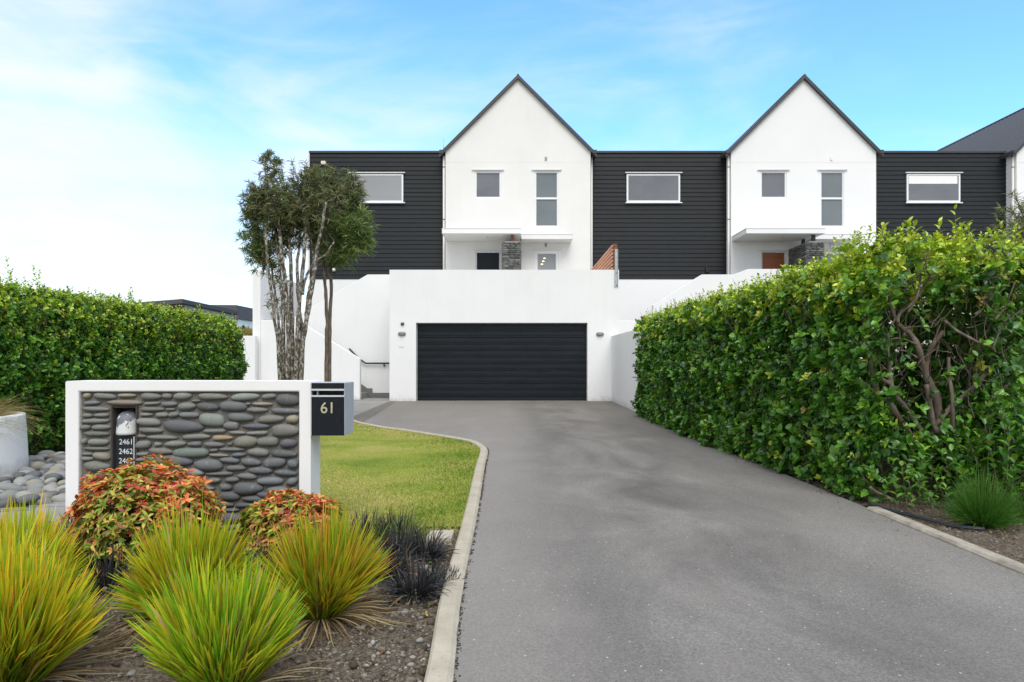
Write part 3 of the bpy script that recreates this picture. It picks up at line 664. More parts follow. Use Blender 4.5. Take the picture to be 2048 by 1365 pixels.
def bulkhead(px, py, lab):
    x, z = gx(px), gzz(py); e = empty('wall_lamp', (x, YG, z), lab, 'lamp', 'oval bulkhead lamps either side of the garage door')
    b = MB(); v, f = ico(3); q = np.sign(v)*np.abs(v)**np.array([.75, 1, .8])*np.array([.105, .075, .055])+np.array([x, YG-.002, z]); b.add(q.tolist(), f.tolist(), True); b.build('diffuser', 'wall_lamp_grey', e)
    r = MB(); 
    r.prism_y([(x+.112*math.copysign(abs(math.cos(a))**.7, math.cos(a)), z+.062*math.copysign(abs(math.sin(a))**.8, math.sin(a))) for a in [k*math.pi/12 for k in range(24)]], YG-.022, YG-.001); r.build('base', 'galvanised', e)
    g = MB()
    for dz in (-.022, .0, .022): g.tube([(x-.10, YG-.03, z+dz), (x-.05, YG-.074, z+dz), (x+.05, YG-.074, z+dz), (x+.10, YG-.03, z+dz)], .004, 6)
    g.build('guard', 'wall_lamp_grey', e)
bulkhead(804, 668, 'oval grey bulkhead lamp under the little black camera, left of the garage door')
bulkhead(1200, 669, 'oval grey bulkhead lamp right of the garage door, nothing above it')
x, z = gx(805), gzz(648); e_ = empty('security_camera', (x, YG, z), 'tiny black square camera on the white wall above the left lamp', 'camera')
MB().box(x-.042, x+.045, YG-.05, YG-.001, z-.035, z+.035).build('housing', 'rail_black', e_, .008); MB().tube([(x-.005, YG-.05, z), (x-.005, YG-.06, z)], .018, 12).build('lens', 'wall_lamp_grey', e_)
# orange slat screen, steel post
x = gx(1232.5)
sc_ = empty('slat_screen', (x-.06, YG, ZB), 'orange timber slat privacy screen running back from the parapet to the house', 'screen')
ztop = gzz(490); mb = MB()
for k in range(9):
    zz = ztop-.045-k*.105; mb.box(x-.115, x-.075, YG+.06, YG+6.2, zz, zz+.05)
mb.build('slats', 'slat_timber', sc_)
MB().box(x-.074, x+.03, YG+.01, YG+.10, gt-.01, gzz(488)).build('timber_post', 'rust_timber', sc_)
mb = MB()
for yy in (YG+2.1, YG+4.1, YG+6.1): mb.box(x-.074, x-.03, yy, yy+.06, ZB-.02, ztop)
mb.build('rail_posts', 'rust_timber', sc_)
p_ = MB(); p_.box(x-.045, x+.045, YG-.012, YG-.004, gzz(575), gzz(499)); p_.box(x-.045, x-.037, YG-.05, YG-.0125, gzz(575), gzz(499)); p_.box(x+.037, x+.045, YG-.05, YG-.0125, gzz(575), gzz(499)); pb = p_.build('steel_bracket', 'galvanised', sc_)
for py in (547, 572): MB().tube([(x, YG-.012, gzz(py)), (x, YG-.03, gzz(py))], .014, 6).build('bolt', 'rail_black', pb)
# driveway side wall
dw = MB().box(2.80, 3.0, 14.35, YG-.003, 0, 1.925).build('driveway_wall', 'plaster_wall', None, .012)
tag(dw, 'low white plastered wall running from the garage towards the right hedge', 'wall')
# unit two walls
mb = MB(); mb.box(gr+.003, 9.5, YG+.10, YG+.32, 0, EYE+(HY-641.5)/F*(YG+.1)); w2 = mb.build('terrace_wall', 'plaster_white', None, .01); tag(w2, 'lower white terrace wall between the garage and the right hedge', 'wall')
yq = 20.5; q = F/yq; pl = [((a-CX)/q, EYE+(HY-b)/q) for a, b in ((1386, 560.5), (1404, 549.5), (1467, 549.5), (1496, 538.5), (1800, 538.5))]
pl2 = [(pl[0][0]-1.2, 0), (pl[-1][0], 0)]+pl[::-1]+[(pl[0][0]-1.2, pl[0][1]-.75)]
w3 = MB().prism_y(pl2, yq, yq+.2).build('stepped_parapet', 'plaster_white', None, .008); tag(w3, 'white stepped parapet wall in front of the orange door, rising behind the right hedge', 'wall')
w4 = MB().box(gr+.003, 22.5, 22.2, 22.4, 0, EYE+(HY-560.5)/F*22.2).build('retaining_wall', 'plaster_white'); tag(w4, 'tall white retaining wall under the dark boarding, right of the garage', 'wall')
g3 = MB().box(13.6, 20.2, 19.2, 27, 0, 3.6).build('garage', 'plaster_white'); tag(g3, 'white garage block of the last house, glimpsed behind the near end of the right hedge', 'garage')

# ================================================================== STAIR
YF = 19.9; SF = F/YF; fx = lambda px: (px-CX)/SF; fz = lambda py: EYE+(HY-py)/SF
YR = 21.1; SR = F/YR; rx = lambda px: (px-CX)/SR; rz = lambda py: EYE+(HY-py)/SR
st = empty('entrance_stair', (fx(640), YF, .085), 'white walled outdoor staircase left of the garage with a black handrail', 'staircase')
pl = [(fx(521), 0), (fx(719.5), 0), (fx(719.5), fz(718)), (fx(594), fz(641)), (fx(521), fz(641))]
MB().prism_y(pl, YF, YF+.2).build('front_wall', 'plaster_wall', st, .012)
MB().box(fx(505), fx(521)-.002, YF-.002, YF+3.6, 0, fz(539.5)).build('side_wall', 'plaster_wall', st, .012)
pl = [(rx(525), 0), (gl-.003, 0), (gl-.003, rz(549.5)), (rx(735), rz(549.5)), (rx(560), rz(651)), (rx(525), rz(651))]
MB().prism_y(pl, YR, YR+.2).build('rear_wall', 'plaster_wall', st, .01)
mb = MB(); x0 = rx(737)
for k in range(9): mb.box(x0-.28*(k+1), x0-.28*k, YF+.203, YR-.05, .05, .085+.17*(k+1))
mb.build('steps', 'concrete', st, .006)
mb = MB(); pl = [(gl-.004, .088), (gl-.004, rz(786)), (rx(745), rz(786)), (rx(745), rz(777)), (rx(735), rz(777)), (rx(715), rz(763)), (x0-1.6, rz(763)+.85), (x0-1.9, .6), (x0-.2, .088)]
mb.prism_y(pl[::-1], YR-.03, YR-.002); mb.build('skirting', 'step_grey', st)
zr = rz(727); hr = MB().tube([(rx(700), YR-.09, zr+.45), (rx(719), YR-.09, zr+.14), (rx(733), YR-.09, zr), (gl-.05, YR-.09, zr)], .026, 10).build('handrail', 'rail_black', st)
MB().tube([(rx(769), YR-.09, zr-.01), (rx(769), YR-.09, zr-.06), (rx(769), YR-.003, zr-.07)], [.012, .02, .035], 8).build('rail_bracket', 'rail_black', hr)
lw2 = MB().box(-13, fx(518), YF-.30, YF-.10, 0, EYE+(HY-672)/F*(YF-.3)).build('boundary_wall', 'plaster_wall', None, .01); tag(lw2, 'low grey-white boundary wall between the left hedge and the staircase', 'wall')

# ================================================================== GARDEN WALL + LETTERBOX
YW = 4.72; SW = F/YW; wx = lambda px: (px-CX)/SW; wz = lambda py: EYE+(HY-py)/SW
TH = .245
gw = empty('garden_wall', (wx(376), YW, 0), 'low white framed garden wall filled with dark river stones, letterbox on its right end', 'garden wall')
X0, X1, ZT = wx(131), wx(621.5), wz(762.5); IX0, IX1, IZT = wx(157), wx(597.5), wz(784); IZB = .02
mb = MB(); mb.box(X0, IX0, YW, YW+TH, -.1, ZT); mb.box(IX1, X1, YW, YW+TH, -.1, ZT); 
mb = MB(); holes = [(IX0, IX1, -.1, IZT)]; holes_wall(mb, X0, X1, -.1, ZT, holes, YW, .04)
mb.add([(X0, YW, ZT), (X1, YW, ZT), (X1, YW+TH, ZT), (X0, YW+TH, ZT)], [(0, 1, 2, 3)]); mb.add([(X1, YW, -.1), (X1, YW+TH, -.1), (X1, YW+TH, ZT), (X1, YW, ZT)], [(0, 1, 2, 3)])
mb.add([(X0, YW, -.1), (X0, YW+TH, -.1), (X0, YW+TH, ZT), (X0, YW, ZT)], [(0, 1, 2, 3)]); mb.add([(X0, YW+TH, -.1), (X1, YW+TH, -.1), (X1, YW+TH, ZT), (X0, YW+TH, ZT)], [(0, 1, 2, 3)])
o = mb.build('frame', 'plaster_garden', gw)
bm = bmesh.new(); bm.from_mesh(o.data); bmesh.ops.remove_doubles(bm, verts=bm.verts, dist=.0005); bmesh.ops.recalc_face_normals(bm, faces=bm.faces); bm.to_mesh(o.data); bm.free()
bv = o.modifiers.new('bevel', 'BEVEL'); bv.width = .012; bv.segments = 3; bv.limit_method = 'ANGLE'
z6 = lambda px, py: (140+px/7.183, 770+py/7.183)
nx0, nx1 = wx(z6(560, 0)[0]), wx(z6(945, 0)[0]); nzt = wz(z6(0, 310)[1])
mb = MB(); holes_wall(mb, IX0, IX1, -.1, IZT, [(nx0, nx1, .30, nzt)], YW+.035, .12); mb.build('mortar_bed', 'mortar', gw)
nb = MB().box(nx0-.01, nx1+.01, YW+.145, YW+.17, .28, nzt+.01)
t_ = .012; nb.box(nx0, nx0+t_, YW+.02, YW+.144, .30, nzt); nb.box(nx1-t_, nx1, YW+.02, YW+.144, .30, nzt); nb.box(nx0+t_, nx1-t_, YW+.03, YW+.144, nzt-t_, nzt); nb.build('niche', 'niche_brown', gw)
ST = """232 172 60 36 t;348 175 140 46 g;502 170 130 26 t;652 177 150 50 g;765 175 65 44 o;867 175 130 50 g;1065 178 185 50 g;1282 180 200 52 l;1437 177 95 44 g;1566 200 150 88 d;262 220 118 32 b;472 218 228 40 t;665 223 110 24 g;772 228 112 36 b;955 206 60 17 o;887 243 128 57 g;1032 245 138 62 d;1197 242 175 74 d;1302 226 32 22 g;1402 227 145 24 t;1367 267 148 40 g;1542 273 178 47 b;
290 260 178 34 g;658 262 172 34 g;785 262 62 18 g;622 297 98 26 g;725 300 82 37 g;805 298 70 42 g;915 300 132 44 b;1067 333 158 97 l;1247 315 184 60 b;1445 328 188 54 o;1598 327 92 54 t;233 303 77 30 g;327 301 112 27 l;292 340 184 34 g;225 382 72 38 g;325 382 120 42 g;293 424 182 34 g;645 347 158 58 g;657 402 165 40 g;868 375 280 88 d;1083 406 142 34 g;1190 370 107 58 g;1355 375 188 40 b;1228 417 108 30 g;1362 420 142 32 g;1540 403 194 84 o;
215 475 36 38 g;310 480 134 50 g;290 523 182 24 g;597 441 62 30 g;735 449 214 32 g;948 445 178 44 g;1127 452 136 38 y;1280 478 168 78 o;1436 476 138 70 g;1572 487 122 64 d;603 498 97 62 g;703 494 52 34 g;812 492 152 44 g;947 492 100 36 b;1076 496 145 38 g;1180 492 36 22 g;237 558 72 27 g;328 573 112 58 t;232 590 78 32 g;720 540 172 44 o;930 551 228 74 n;1075 533 64 24 g;1197 528 162 30 g;1367 547 148 60 g;1546 556 174 58 d;
600 560 82 30 g;590 597 77 28 g;1108 567 128 24 t;1240 564 102 32 b;770 605 305 78 d;290 640 188 68 g;1037 632 202 78 d;1180 601 127 44 b;1323 612 132 58 d;1470 617 144 78 d;1593 624 77 60 b;1215 652 130 44 d;1378 668 158 52 d;1555 684 162 46 d;940 680 132 52 l;1115 690 182 30 g;1297 707 138 44 g;245 715 92 57 d;1190 730 102 37 g;1455 738 168 62 b;1590 742 82 52 b;1075 735 87 42 g;1150 778 87 47 d;1293 788 212 84 d;1187 838 130 64 d;1335 856 157 42 d;1150 893 112 37 d;1280 898 132 37 d;1180 931 137 28 d;1185 985 182 82 d;1500 800 152 52 b;1600 800 72 42 b;235 760 72 32 g;1420 830 110 44 d;1530 860 150 50 d;1440 905 140 40 g;1590 915 90 46 g"""
SCOL = dict(t=(.30, .255, .18), g=(.19, .195, .175), o=(.215, .205, .16), l=(.26, .285, .26), d=(.10, .108, .115), b=(.14, .157, .175), y=(.34, .24, .12), n=(.19, .25, .20))
SCOL = {k: tuple(.60*c+.40*(.185*.8+.2*sum(v)/3) for c in v) for k, v in SCOL.items()}
def wall_stones():
    rg = np.random.default_rng(4); v, f = ico(3); a = Acc(); L = []
    for it in ST.replace('\n', '').split(';'):
        if not it.strip(): continue
        q = it.split(); L.append((float(q[0]), float(q[1]), float(q[2]), float(q[3]), q[4]))
    # fill what the shrubs hide
    y = 640
    def free(cx, cy, w, h): return all(abs(cx-p[0]) > (w+p[2])/2*.93 or abs(cy-p[1]) > (h+p[3])/2*.9 for p in L)
    for cy in range(590, 1130, 11):
        x = 195.
        while x < 1640:
            w = rg.uniform(70, 190); h = rg.uniform(26, 52)
            if x+w < 1642 and free(x+w/2, cy, w, h) and not (385 < x+w/2 < 560 and cy < 720): L.append((x+w/2, cy, w, h, rg.choice(list('ggbdol'))))
            x += rg.uniform(20, 60)
    for cx, cy, w, h, k in L:
        px, py = 100+cx/3.303, 740+cy/3.303; X = wx(px); Zc = wz(py); ww = w/3.303/SW*.5; hh = h/3.303/SW*.5
        e = rg.uniform(.78, 1.0); q = np.sign(v)*np.abs(v)**np.array([e, 1., e])
        q = q*(1+.10*np.sin(v[:, [2]]*rg.uniform(1, 3)+rg.uniform(0, 6))*v[:, [0]]+.07*np.sin(v[:, [0]]*3+rg.uniform(0, 6)))
        q[:, 2] += .12*rg.uniform(-1, 1)*q[:, 0]
        dep = min(.045, .02+hh*.6); V = q*np.array([ww*1.02, dep, hh*1.0])+np.array([X, YW+.030, Zc])
        c = np.array(SCOL[k])*rg.uniform(.85, 1.25)*np.array([1, rg.uniform(.97, 1.03), rg.uniform(.93, 1.03)])
        a.add((V, f, np.repeat(c[None], len(v), axis=0)))
    a.build('stonework', 'river_stone', gw, True)
wall_stones()
# bollard lamp and number plate standing in the niche
bx0, bx1 = wx(219.5), wx(264.5); bz0 = wz(940); bzm = wz(871.5); bzt = wz(822)
lb = empty('number_plate_lamp', ((bx0+bx1)/2, YW+.06, bz0), 'black plate numbered 2461 2462 2463 under a peeling white lamp hood in the stone niche', 'lamp')
MB().box(bx0, bx1, YW+.045, YW+.10, bz0-.04, bzm-.006).build('number_plate', 'plaque_black', lb, .006)
MB().box(bx1-.012, bx1-.004, YW+.035, YW+.0445, bz0-.04, bzm-.012).build('edge_trim', 'aluminium', lb)
def hood():
    mb = MB(); n = 14; rows = 10; w = (bx1-bx0)/2*1.02; cx = (bx0+bx1)/2+.000; H = bzt-bzm; vs = []; fs = []
    for r in range(rows+1):
        t = r/rows; rad = 1.0-.12*t if t < .55 else (1-.066)*math.sqrt(max(1-((t-.55)/.45)**2*.995, .0004)); z = bzm+H*t
        for k in range(n+1):
            a = math.pi*k/n; vs.append((cx-w*rad*math.cos(a), YW+.115-.105*rad*math.sin(a)**.8, z-.008*math.sin(a)*(1-t)*0))
    for r in range(rows):
        for k in range(n): fs.append((r*(n+1)+k, r*(n+1)+k+1, (r+1)*(n+1)+k+1, (r+1)*(n+1)+k))
    fs.append(tuple(range(n+1))); mb.add(vs, fs, True); mb.build('lamp_hood', 'peeling_paint', lb)
hood()
for k, py in enumerate((886.0, 905.3, 924.3)):
    text_mesh('numerals', ('2461', '2462', '2463')[k], 15.5/SW, (wx(245.2-(.6 if k else 0)), YW+.043, wz(py)), 'white_numerals', lb, .0008, xs=.93)
# letterbox
lx0, lx1 = wx(622.3), wx(690.5); lt, lbm = wz(766), wz(871.5); ly0 = YW-.012; ly1 = YW+.255
le = empty('letterbox', ((lx0+lx1)/2, ly0, lbm), 'black and silver letterbox numbered 61 on the right end of the stone garden wall', 'letterbox')
mb = MB(); th = .006
mb.box(lx0, lx0+th, ly0, ly1, lbm, lt); mb.box(lx1-th, lx1, ly0, ly1, lbm, lt); mb.box(lx0+th, lx1-th, ly0, ly1, lt-th, lt); mb.box(lx0+th, lx1-th, ly0, ly1, lbm, lbm+th); mb.box(lx0+th, lx1-th, ly1-th, ly1, lbm+th, lt-th)
mb.build('casing', 'aluminium', le, .0015)
zl = lambda zy: wz(740+zy/8.533)
fxx0, fxx1 = lx0+th+.001, lx1-th*.6
MB().box(fxx0, fxx1, ly0-.004, ly0+.01, zl(322), zl(224)).build('top_flap', 'letterbox_black', le, .001)
MB().box(fxx0-.003, fxx1, ly0-.012, ly0+.012, zl(356), zl(325)).build('flap_rail', 'aluminium_light', le, .001)
MB().box(fxx0, fxx1, ly0-.012, ly0+.012, zl(462), zl(434)).build('flap_rail', 'aluminium_light', le, .001)
MB().box(fxx0, fxx1, ly0+.05, ly0+.056, zl(462), zl(330)).build('slot_back', 'letterbox_black', le)
MB().box(fxx0+.038, fxx0+.041, ly0-.004, ly0+.045, zl(433), zl(357)).build('slot_divider', 'aluminium', le)
fd = MB().box(fxx0+.001, fxx1, ly0-.005, ly0+.01, zl(1118), zl(465)).build('front_door', 'letterbox_black', le, .001)
text_mesh('house_number', '61', 31/SW, (wx(600+488/8.533), ly0-.008, zl(656)), 'brass_letters', fd, .002, xs=.98, bold=.0006)

# neighbour's matching wall, seen beyond the right hedge end
yn = 7.9; sn = F/yn; a0 = (2019-CX)/sn
nw = empty('garden_wall', (a0, yn, 0), 'pale stone filled garden wall glimpsed behind the right hedge at the picture edge', 'garden wall')
MB().box(a0, a0+.12, yn, yn+.25, 0, 1.05).build('frame', 'plaster_garden', nw, .01); MB().box(a0+.12, a0+2.4, yn, yn+.25, .95, 1.05).build('frame', 'plaster_garden', nw)
MB().box(a0+.12, a0+2.4, yn+.03, yn+.2, 0, .949).build('mortar_bed', 'mortar', nw); stones_on('stonework', nw, a0+.12, a0+2.3, .05, .93, yn+.03, seed=77, hmin=.05, hmax=.1)

# ================================================================== PLANTER
pr = .72; pcx, pcy = -5.81, 6.95
pl_ = empty('planter', (pcx, pcy, 0), 'big round white rendered planter at the left edge holding brown sedge', 'planter')
def planter():
    prof = [(pr+.012, -.05), (pr+.01, .02), (pr-.0, .3), (pr-.018, .615), (pr-.024, .635), (pr-.09, .635), (pr-.10, .52), (0, .52)]; mb = MB(); n = 64; vs = []
    for r_, z in prof[:-1]:
        for k in range(n): a = 2*math.pi*k/n; vs.append((pcx+r_*math.cos(a), pcy+r_*math.sin(a), z))
    fs = []
    for i in range(len(prof)-2):
        for k in range(n): fs.append((i*n+k, i*n+(k+1) % n, (i+1)*n+(k+1) % n, (i+1)*n+k))
    mb.add(vs, fs, True); o = mb.build('pot', 'plaster_garden', pl_)
    MB().prism_z([(pcx+(pr-.1)*math.cos(2*math.pi*k/32), pcy+(pr-.1)*math.sin(2*math.pi*k/32)) for k in range(32)], .45, .56).build('potting_soil', 'soil', pl_)
planter()

# ================================================================== STONES
def river_stones():
    rg = np.random.default_rng(17); v, f = ico(3); base = []
    cols = [(.27, .275, .265), (.20, .21, .205), (.34, .335, .31), (.15, .155, .155), (.33, .30, .235)]
    for k in range(10):
        e = rg.uniform(.85, 1.0); q = np.sign(v)*np.abs(v)**e; q = q*(1+.10*np.sin(v[:, [0]]*2.3+rg.uniform(0, 6))+.08*np.sin(v[:, [1]]*3+rg.uniform(0, 6)))
        base.append(npmesh('river_stone', q*np.array([1, .72, .42]), f, np.repeat(np.array(cols[k % 5])[None]*rg.uniform(.85, 1.1), len(v), axis=0), True))
        base[-1].materials.append(MATS['river_stone'])
    n = 0; y = 5.55
    while y < 8.35:
        x = -5.75+rg.uniform(0, .1)
        while x < -3.2:
            # edge of the stones: the diagonal slate strip
            lim = G(0, 1032)[1] if False else 5.50+(-3.9-x)*-.30
            if y > lim and (x-pcx)**2+(y-pcy)**2 > (pr+.03)**2 and n < 295 and (x < -.60*y+.25):
                s = rg.uniform(.058, .098)
                o = bpy.data.objects.new('river_stone', base[rg.integers(10)]); C.objects.link(o)
                o.location = (x+rg.uniform(-.02, .02), y+rg.uniform(-.03, .03), .01+rg.uniform(0, .05)+.02*math.sin(x*5)*math.cos(y*4)); o.scale = (s, s*rg.uniform(.8, 1.1), s*rg.uniform(1.0, 1.5)); o.rotation_euler = (rg.uniform(-.35, .35), rg.uniform(-.35, .35), rg.uniform(0, 3.14))
                tag(o, 'smooth grey river stone lying among many around the white planter', 'stone', 'river stones spread around the planter'); n += 1
            x += rg.uniform(.12, .17)
        y += rg.uniform(.095, .12)
    print('river stones', n)
    pebs = [(808, 1222, .022, 'larger pale beige pebble on the soil below the black grass'), (826, 1231, .011, 'small pale pebble beside the larger beige one under the black grass'), (839, 1275, .018, 'white oval pebble near the kerb, upper of the close pair'), (854, 1286, .017, 'white oval pebble near the kerb, lower of the close pair'), (821, 1332, .014, 'lone white pebble on the soil near the bottom edge'), (262, 1348, .020, 'flat grey pebble between the two nearest grass clumps')]
    for px, py, s, lab in pebs:
        x, y = G(px, py); o = bpy.data.objects.new('pebble', base[2 if s < .02 else 4].copy() if False else base[2]); C.objects.link(o); o.location = (x, y, float(soil_z(np.array(x), np.array(y)))+s*.35); o.scale = (s, s, s*1.3); o.rotation_euler = (0, .1, rg.uniform(0, 3)); tag(o, lab, 'pebble')
river_stones()
# slate edging set on edge between stones and footpath
def slates():
    rg = np.random.default_rng(8); a, b = np.array((-5.9, 4.72)), np.array((-3.25, 5.33)); mb = MB(); d = (b-a)/np.linalg.norm(b-a); nn = np.array((-d[1], d[0]))
    for row in range(7):
        s = 0.; L = np.linalg.norm(b-a)
        while s < L:
            l = rg.uniform(.18, .4); p = a+d*s+nn*(row*.042+rg.uniform(-.004, .004)); q = p+d*(l-.012); w = nn*.034; z = .02+rg.uniform(0, .014)
            mb.prism_z([tuple(p), tuple(q), tuple(q+w), tuple(p+w)], -.03, z); s += l
    tag(mb.build('slate_edging', 'step_grey', None, .003), 'thin dark slates set on edge between footpath and river stones', 'edging')
slates()
o = MB()
for k, (px, py, w, d) in enumerate(((870, 1092, .10, .19), (893, 1092, .085, .21))):
    x, y = G(px, py-14); o2 = MB().box(x-w/2, x+w/2, y-d/2, y+d/2, -.02, .035).build('paving_block', 'concrete_kerb', None, .006); o2.rotation_euler = (0, 0, 0); tag(o2, ['pale paving block beside the lawn corner, the left of the pair', 'pale paving block beside the lawn corner, the one next to the kerb'][k], 'paving block')

# ================================================================== TREES & HEDGES
Z_UP = np.array([0, 0, 1.])
def hedge_leaves(acc, rg, samp, N, L, W, young_z, ztop, shell=.22, simple=False, dens=None, youngp=.55):
    K = 1 if simple else 6
    p, nr = samp(rg, N//K); n = len(p)
    bump = .10*lump(p[:, 1]+p[:, 0]*.6, p[:, 2], 4.2, 3)+.06*lump(p[:, 1]*1.3+p[:, 0], p[:, 2], 10, 7)+.03*lump(p[:, 1]*1.1+p[:, 0], p[:, 2], 24, 2)
    dep = rg.random(n)**1.6*shell; p = p+nr*(bump-dep)[:, None]
    hf = np.clip((p[:, 2]-young_z)/(ztop-young_z), 0, 1); yo = rg.random(n) < hf**1.2*youngp+.05
    cm = pick(rg, n, [(.032, .105, .014), (.065, .185, .020), (.11, .27, .028), (.17, .35, .04)], [3, 4, 3, 2]); cy = pick(rg, n, [(.26, .42, .030), (.42, .55, .045), (.58, .66, .09), (.50, .54, .06)], [3, 3, 1.6, 1])
    c = np.where(yo[:, None], cy, cm); b = rg.random(n) < .003; c[b] = (.30, .22, .04)
    ax = unit(nr*.62+Z_UP*.55+rg.normal(size=(n, 3))*.38); t1 = unit(np.cross(ax, rg.normal(size=(n, 3)))); t2 = np.cross(ax, t1); sz = rg.uniform(.8, 1.2, n)
    for k in range(K):
        a_ = k*2.4+rg.uniform(-.4, .4, n); h = rg.uniform(0, 1, n)
        if K == 1: d = rg.normal(size=(n, 3)); nm = nr+rg.normal(size=(n, 3))*.5; q = p
        else:
            d = t1*np.cos(a_)[:, None]+t2*np.sin(a_)[:, None]+ax*(.15+h*1.1)[:, None]+rg.normal(size=(n, 3))*.18; nm = ax-d*.2+rg.normal(size=(n, 3))*.22; q = p-ax*((1-h)*.055)[:, None]
        l = L*sz*rg.uniform(.48, 1.2, n)*(1-.3*h*yo); cc = c*rg.uniform(.82, 1.22, (n, 1)); acc.add(leaves(q, d, nm, l, l*W*rg.uniform(.85, 1.15, n), cc, simple=simple, curl=rg.uniform(-.05, .25)))
def shoots(acc, rg, base, H, L, nl, cols, w, stem=None, W=.5, lean=.15):
    for b in base:
        h = H*rg.uniform(.5, 1.3); ln = rg.normal(size=3)*lean; ln[2] = 0; k = max(3, int(nl*rg.uniform(.7, 1.3))); t = np.linspace(.12, 1, k)
        ax = np.array(b)[None]+(Z_UP+ln)[None]*(t*h)[:, None]; a = np.arange(k)*2.4+rg.uniform(0, 6); up = .35+t*.9
        d = np.stack([np.cos(a), np.sin(a), up], -1)+rg.normal(size=(k, 3))*.15; nm = np.stack([-np.cos(a)*.4, -np.sin(a)*.4, np.ones(k)], -1)
        l = L*rg.uniform(.75, 1.15, k)*(1-.25*t); acc.add(leaves(ax, d, nm, l, l*W, pick(rg, k, cols, w), fold=.3, curl=.1))
        if stem is not None: stem.tube([b, tuple(np.array(b)+(Z_UP+ln)*h)], [.004, .002], 5, False)
YOUNG = [(.32, .45, .035), (.46, .57, .055), (.60, .66, .11), (.16, .31, .025)]
def right_hedge():
    rg = np.random.default_rng(31); Y0, Y1 = 5.75, 14.3; ZT = 2.10
    def fX(y): return np.interp(y, [5.7, 6.5, 8, 11, 14.3], [2.93, 2.87, 2.77, 2.65, 2.60])
    XR = 4.75
    h = empty('hedge', (3.6, 9.5, 0), 'tall glossy hedge right of the driveway, bare branches showing at its near end', 'hedge')
    def side(rg, N):
        y = rg.uniform(Y0, Y1, N); z = rg.uniform(.02, ZT, N); x = fX(y)+.08*np.abs(z-1.1)**2*.6+np.where(z > ZT-.2, (z-ZT+.2)*.6, 0)
        return np.stack([x, y, z], -1), np.tile(np.array([-1., 0, .12]), (N, 1))
    def far(rg, N):
        x = rg.uniform(2.6, XR, N); z = rg.uniform(.05, ZT, N); return np.stack([x, np.full(N, Y1), z], -1), np.tile(np.array([-.1, 1., 0]), (N, 1))
    def back(rg, N):
        y = Y0+.5+(Y1-Y0-.5)*rg.random(N)**2.4; z = rg.uniform(.05, ZT, N); return np.stack([np.full(N, XR), y, z], -1), np.tile(np.array([1., 0, 0]), (N, 1))
    def top(rg, N):
        y = rg.uniform(Y0, Y1, N); x = fX(y)+.05+rg.random(N)*(XR-fX(y)); z = ZT-.02+.05*lump(x, y, 3)+.11*np.clip((6.7-y)/.6, 0, 1)+.03*np.clip((9-y)/2, 0, 1)-.05*(y > 12)*(y-12)/2
        return np.stack([x, y, z], -1), np.tile(np.array([0, 0, 1.]), (N, 1))
    def end(rg, N):
        x = rg.uniform(2.98, 4.6, N); z = rg.uniform(.05, ZT+.11, N); y = np.full(N, Y0)+.15*np.clip(.4-(x-2.98), 0, 1)*0
        px = CX+x/Y0*F; py = HY-(z-EYE)/Y0*F
        hole = ((px-1875)/150)**2+((py-700)/165)**2; keep = (hole > 1) | (rg.random(N) < .10+.14*(hole > .7))
        keep &= (px < 1990) | (rg.random(N) < .75) | (py < 540)
        keep &= (py < 880) | (rg.random(N) < .6)
        p = np.stack([x, y, z], -1)[keep]; return p, np.tile(np.array([0, -1., .1]), (len(p), 1))
    def core(rg, N):             # the body of the hedge behind the bare end
        x = rg.uniform(2.95, XR, N); z = rg.uniform(.1, ZT, N); return np.stack([x, np.full(N, 7.3), z], -1), np.tile(np.array([0, -1., .1]), (N, 1))
    a = Acc()
    hedge_leaves(a, rg, side, 54000, .074, .76, 1.5, ZT, .24, youngp=.95); hedge_leaves(a, rg, top, 26000, .072, .66, 1.2, ZT, .28, youngp=1.0)
    hedge_leaves(a, rg, far, 3500, .06, .62, 1.7, ZT, .3); hedge_leaves(a, rg, back, 20000, .095, .70, 1.9, ZT+.2, .5, youngp=.3); hedge_leaves(a, rg, end, 6000, .072, .62, 1.75, ZT, .30, youngp=.8)
    hedge_leaves(a, rg, core, 9000, .085, .65, 2.1, 2.6, .9)
    def inner(rg, N):
        y = rg.uniform(7.6, Y1-.2, N); z = rg.uniform(.05, ZT-.2, N); return np.stack([fX(y)+.38, y, z], -1), np.tile(np.array([-1., 0, 0.1]), (N, 1))
    hedge_leaves(a, rg, inner, 9000, .10, .75, 3, 4, .12, simple=True)
    # upright new growth on top
    b = []; 
    for _ in range(1500):
        y = Y0+(Y1-Y0)*rg.random()**1.25; x = fX(y)+.03+rg.random()*1.35; b.append((x, y, ZT-.02+rg.uniform(-.06, .03)-(.05 if y > 12 else 0)+.11*min(max((6.7-y)/.6, 0), 1)))
    stems = MB(); shoots(a, rg, b, .10, .050, 6, YOUNG, [3, 4, 2, 1], None, .55)
    b = [(PX(px, 5.95), 5.95, 2.20) for px in (1765, 1772, 1798, 1815, 1818, 1836, 1880, 1905, 1915, 1922, 1930, 1940, 1985, 2010, 2030)]
    shoots(a, rg, b, .17, .085, 7, YOUNG, [3, 4, 3, 1], stems, .52, .08)
    for px in (1765, 1815, 1912): shoots(a, rg, [(PX(px, 5.9), 5.9, 2.2)], .24, .09, 6, YOUNG, [2, 4, 4, 0], stems, .5, .05)
    a.build('foliage', 'leaf_gloss', h)
    tag(stems.build('shoot_stems', 'bark', h), kind='stuff')
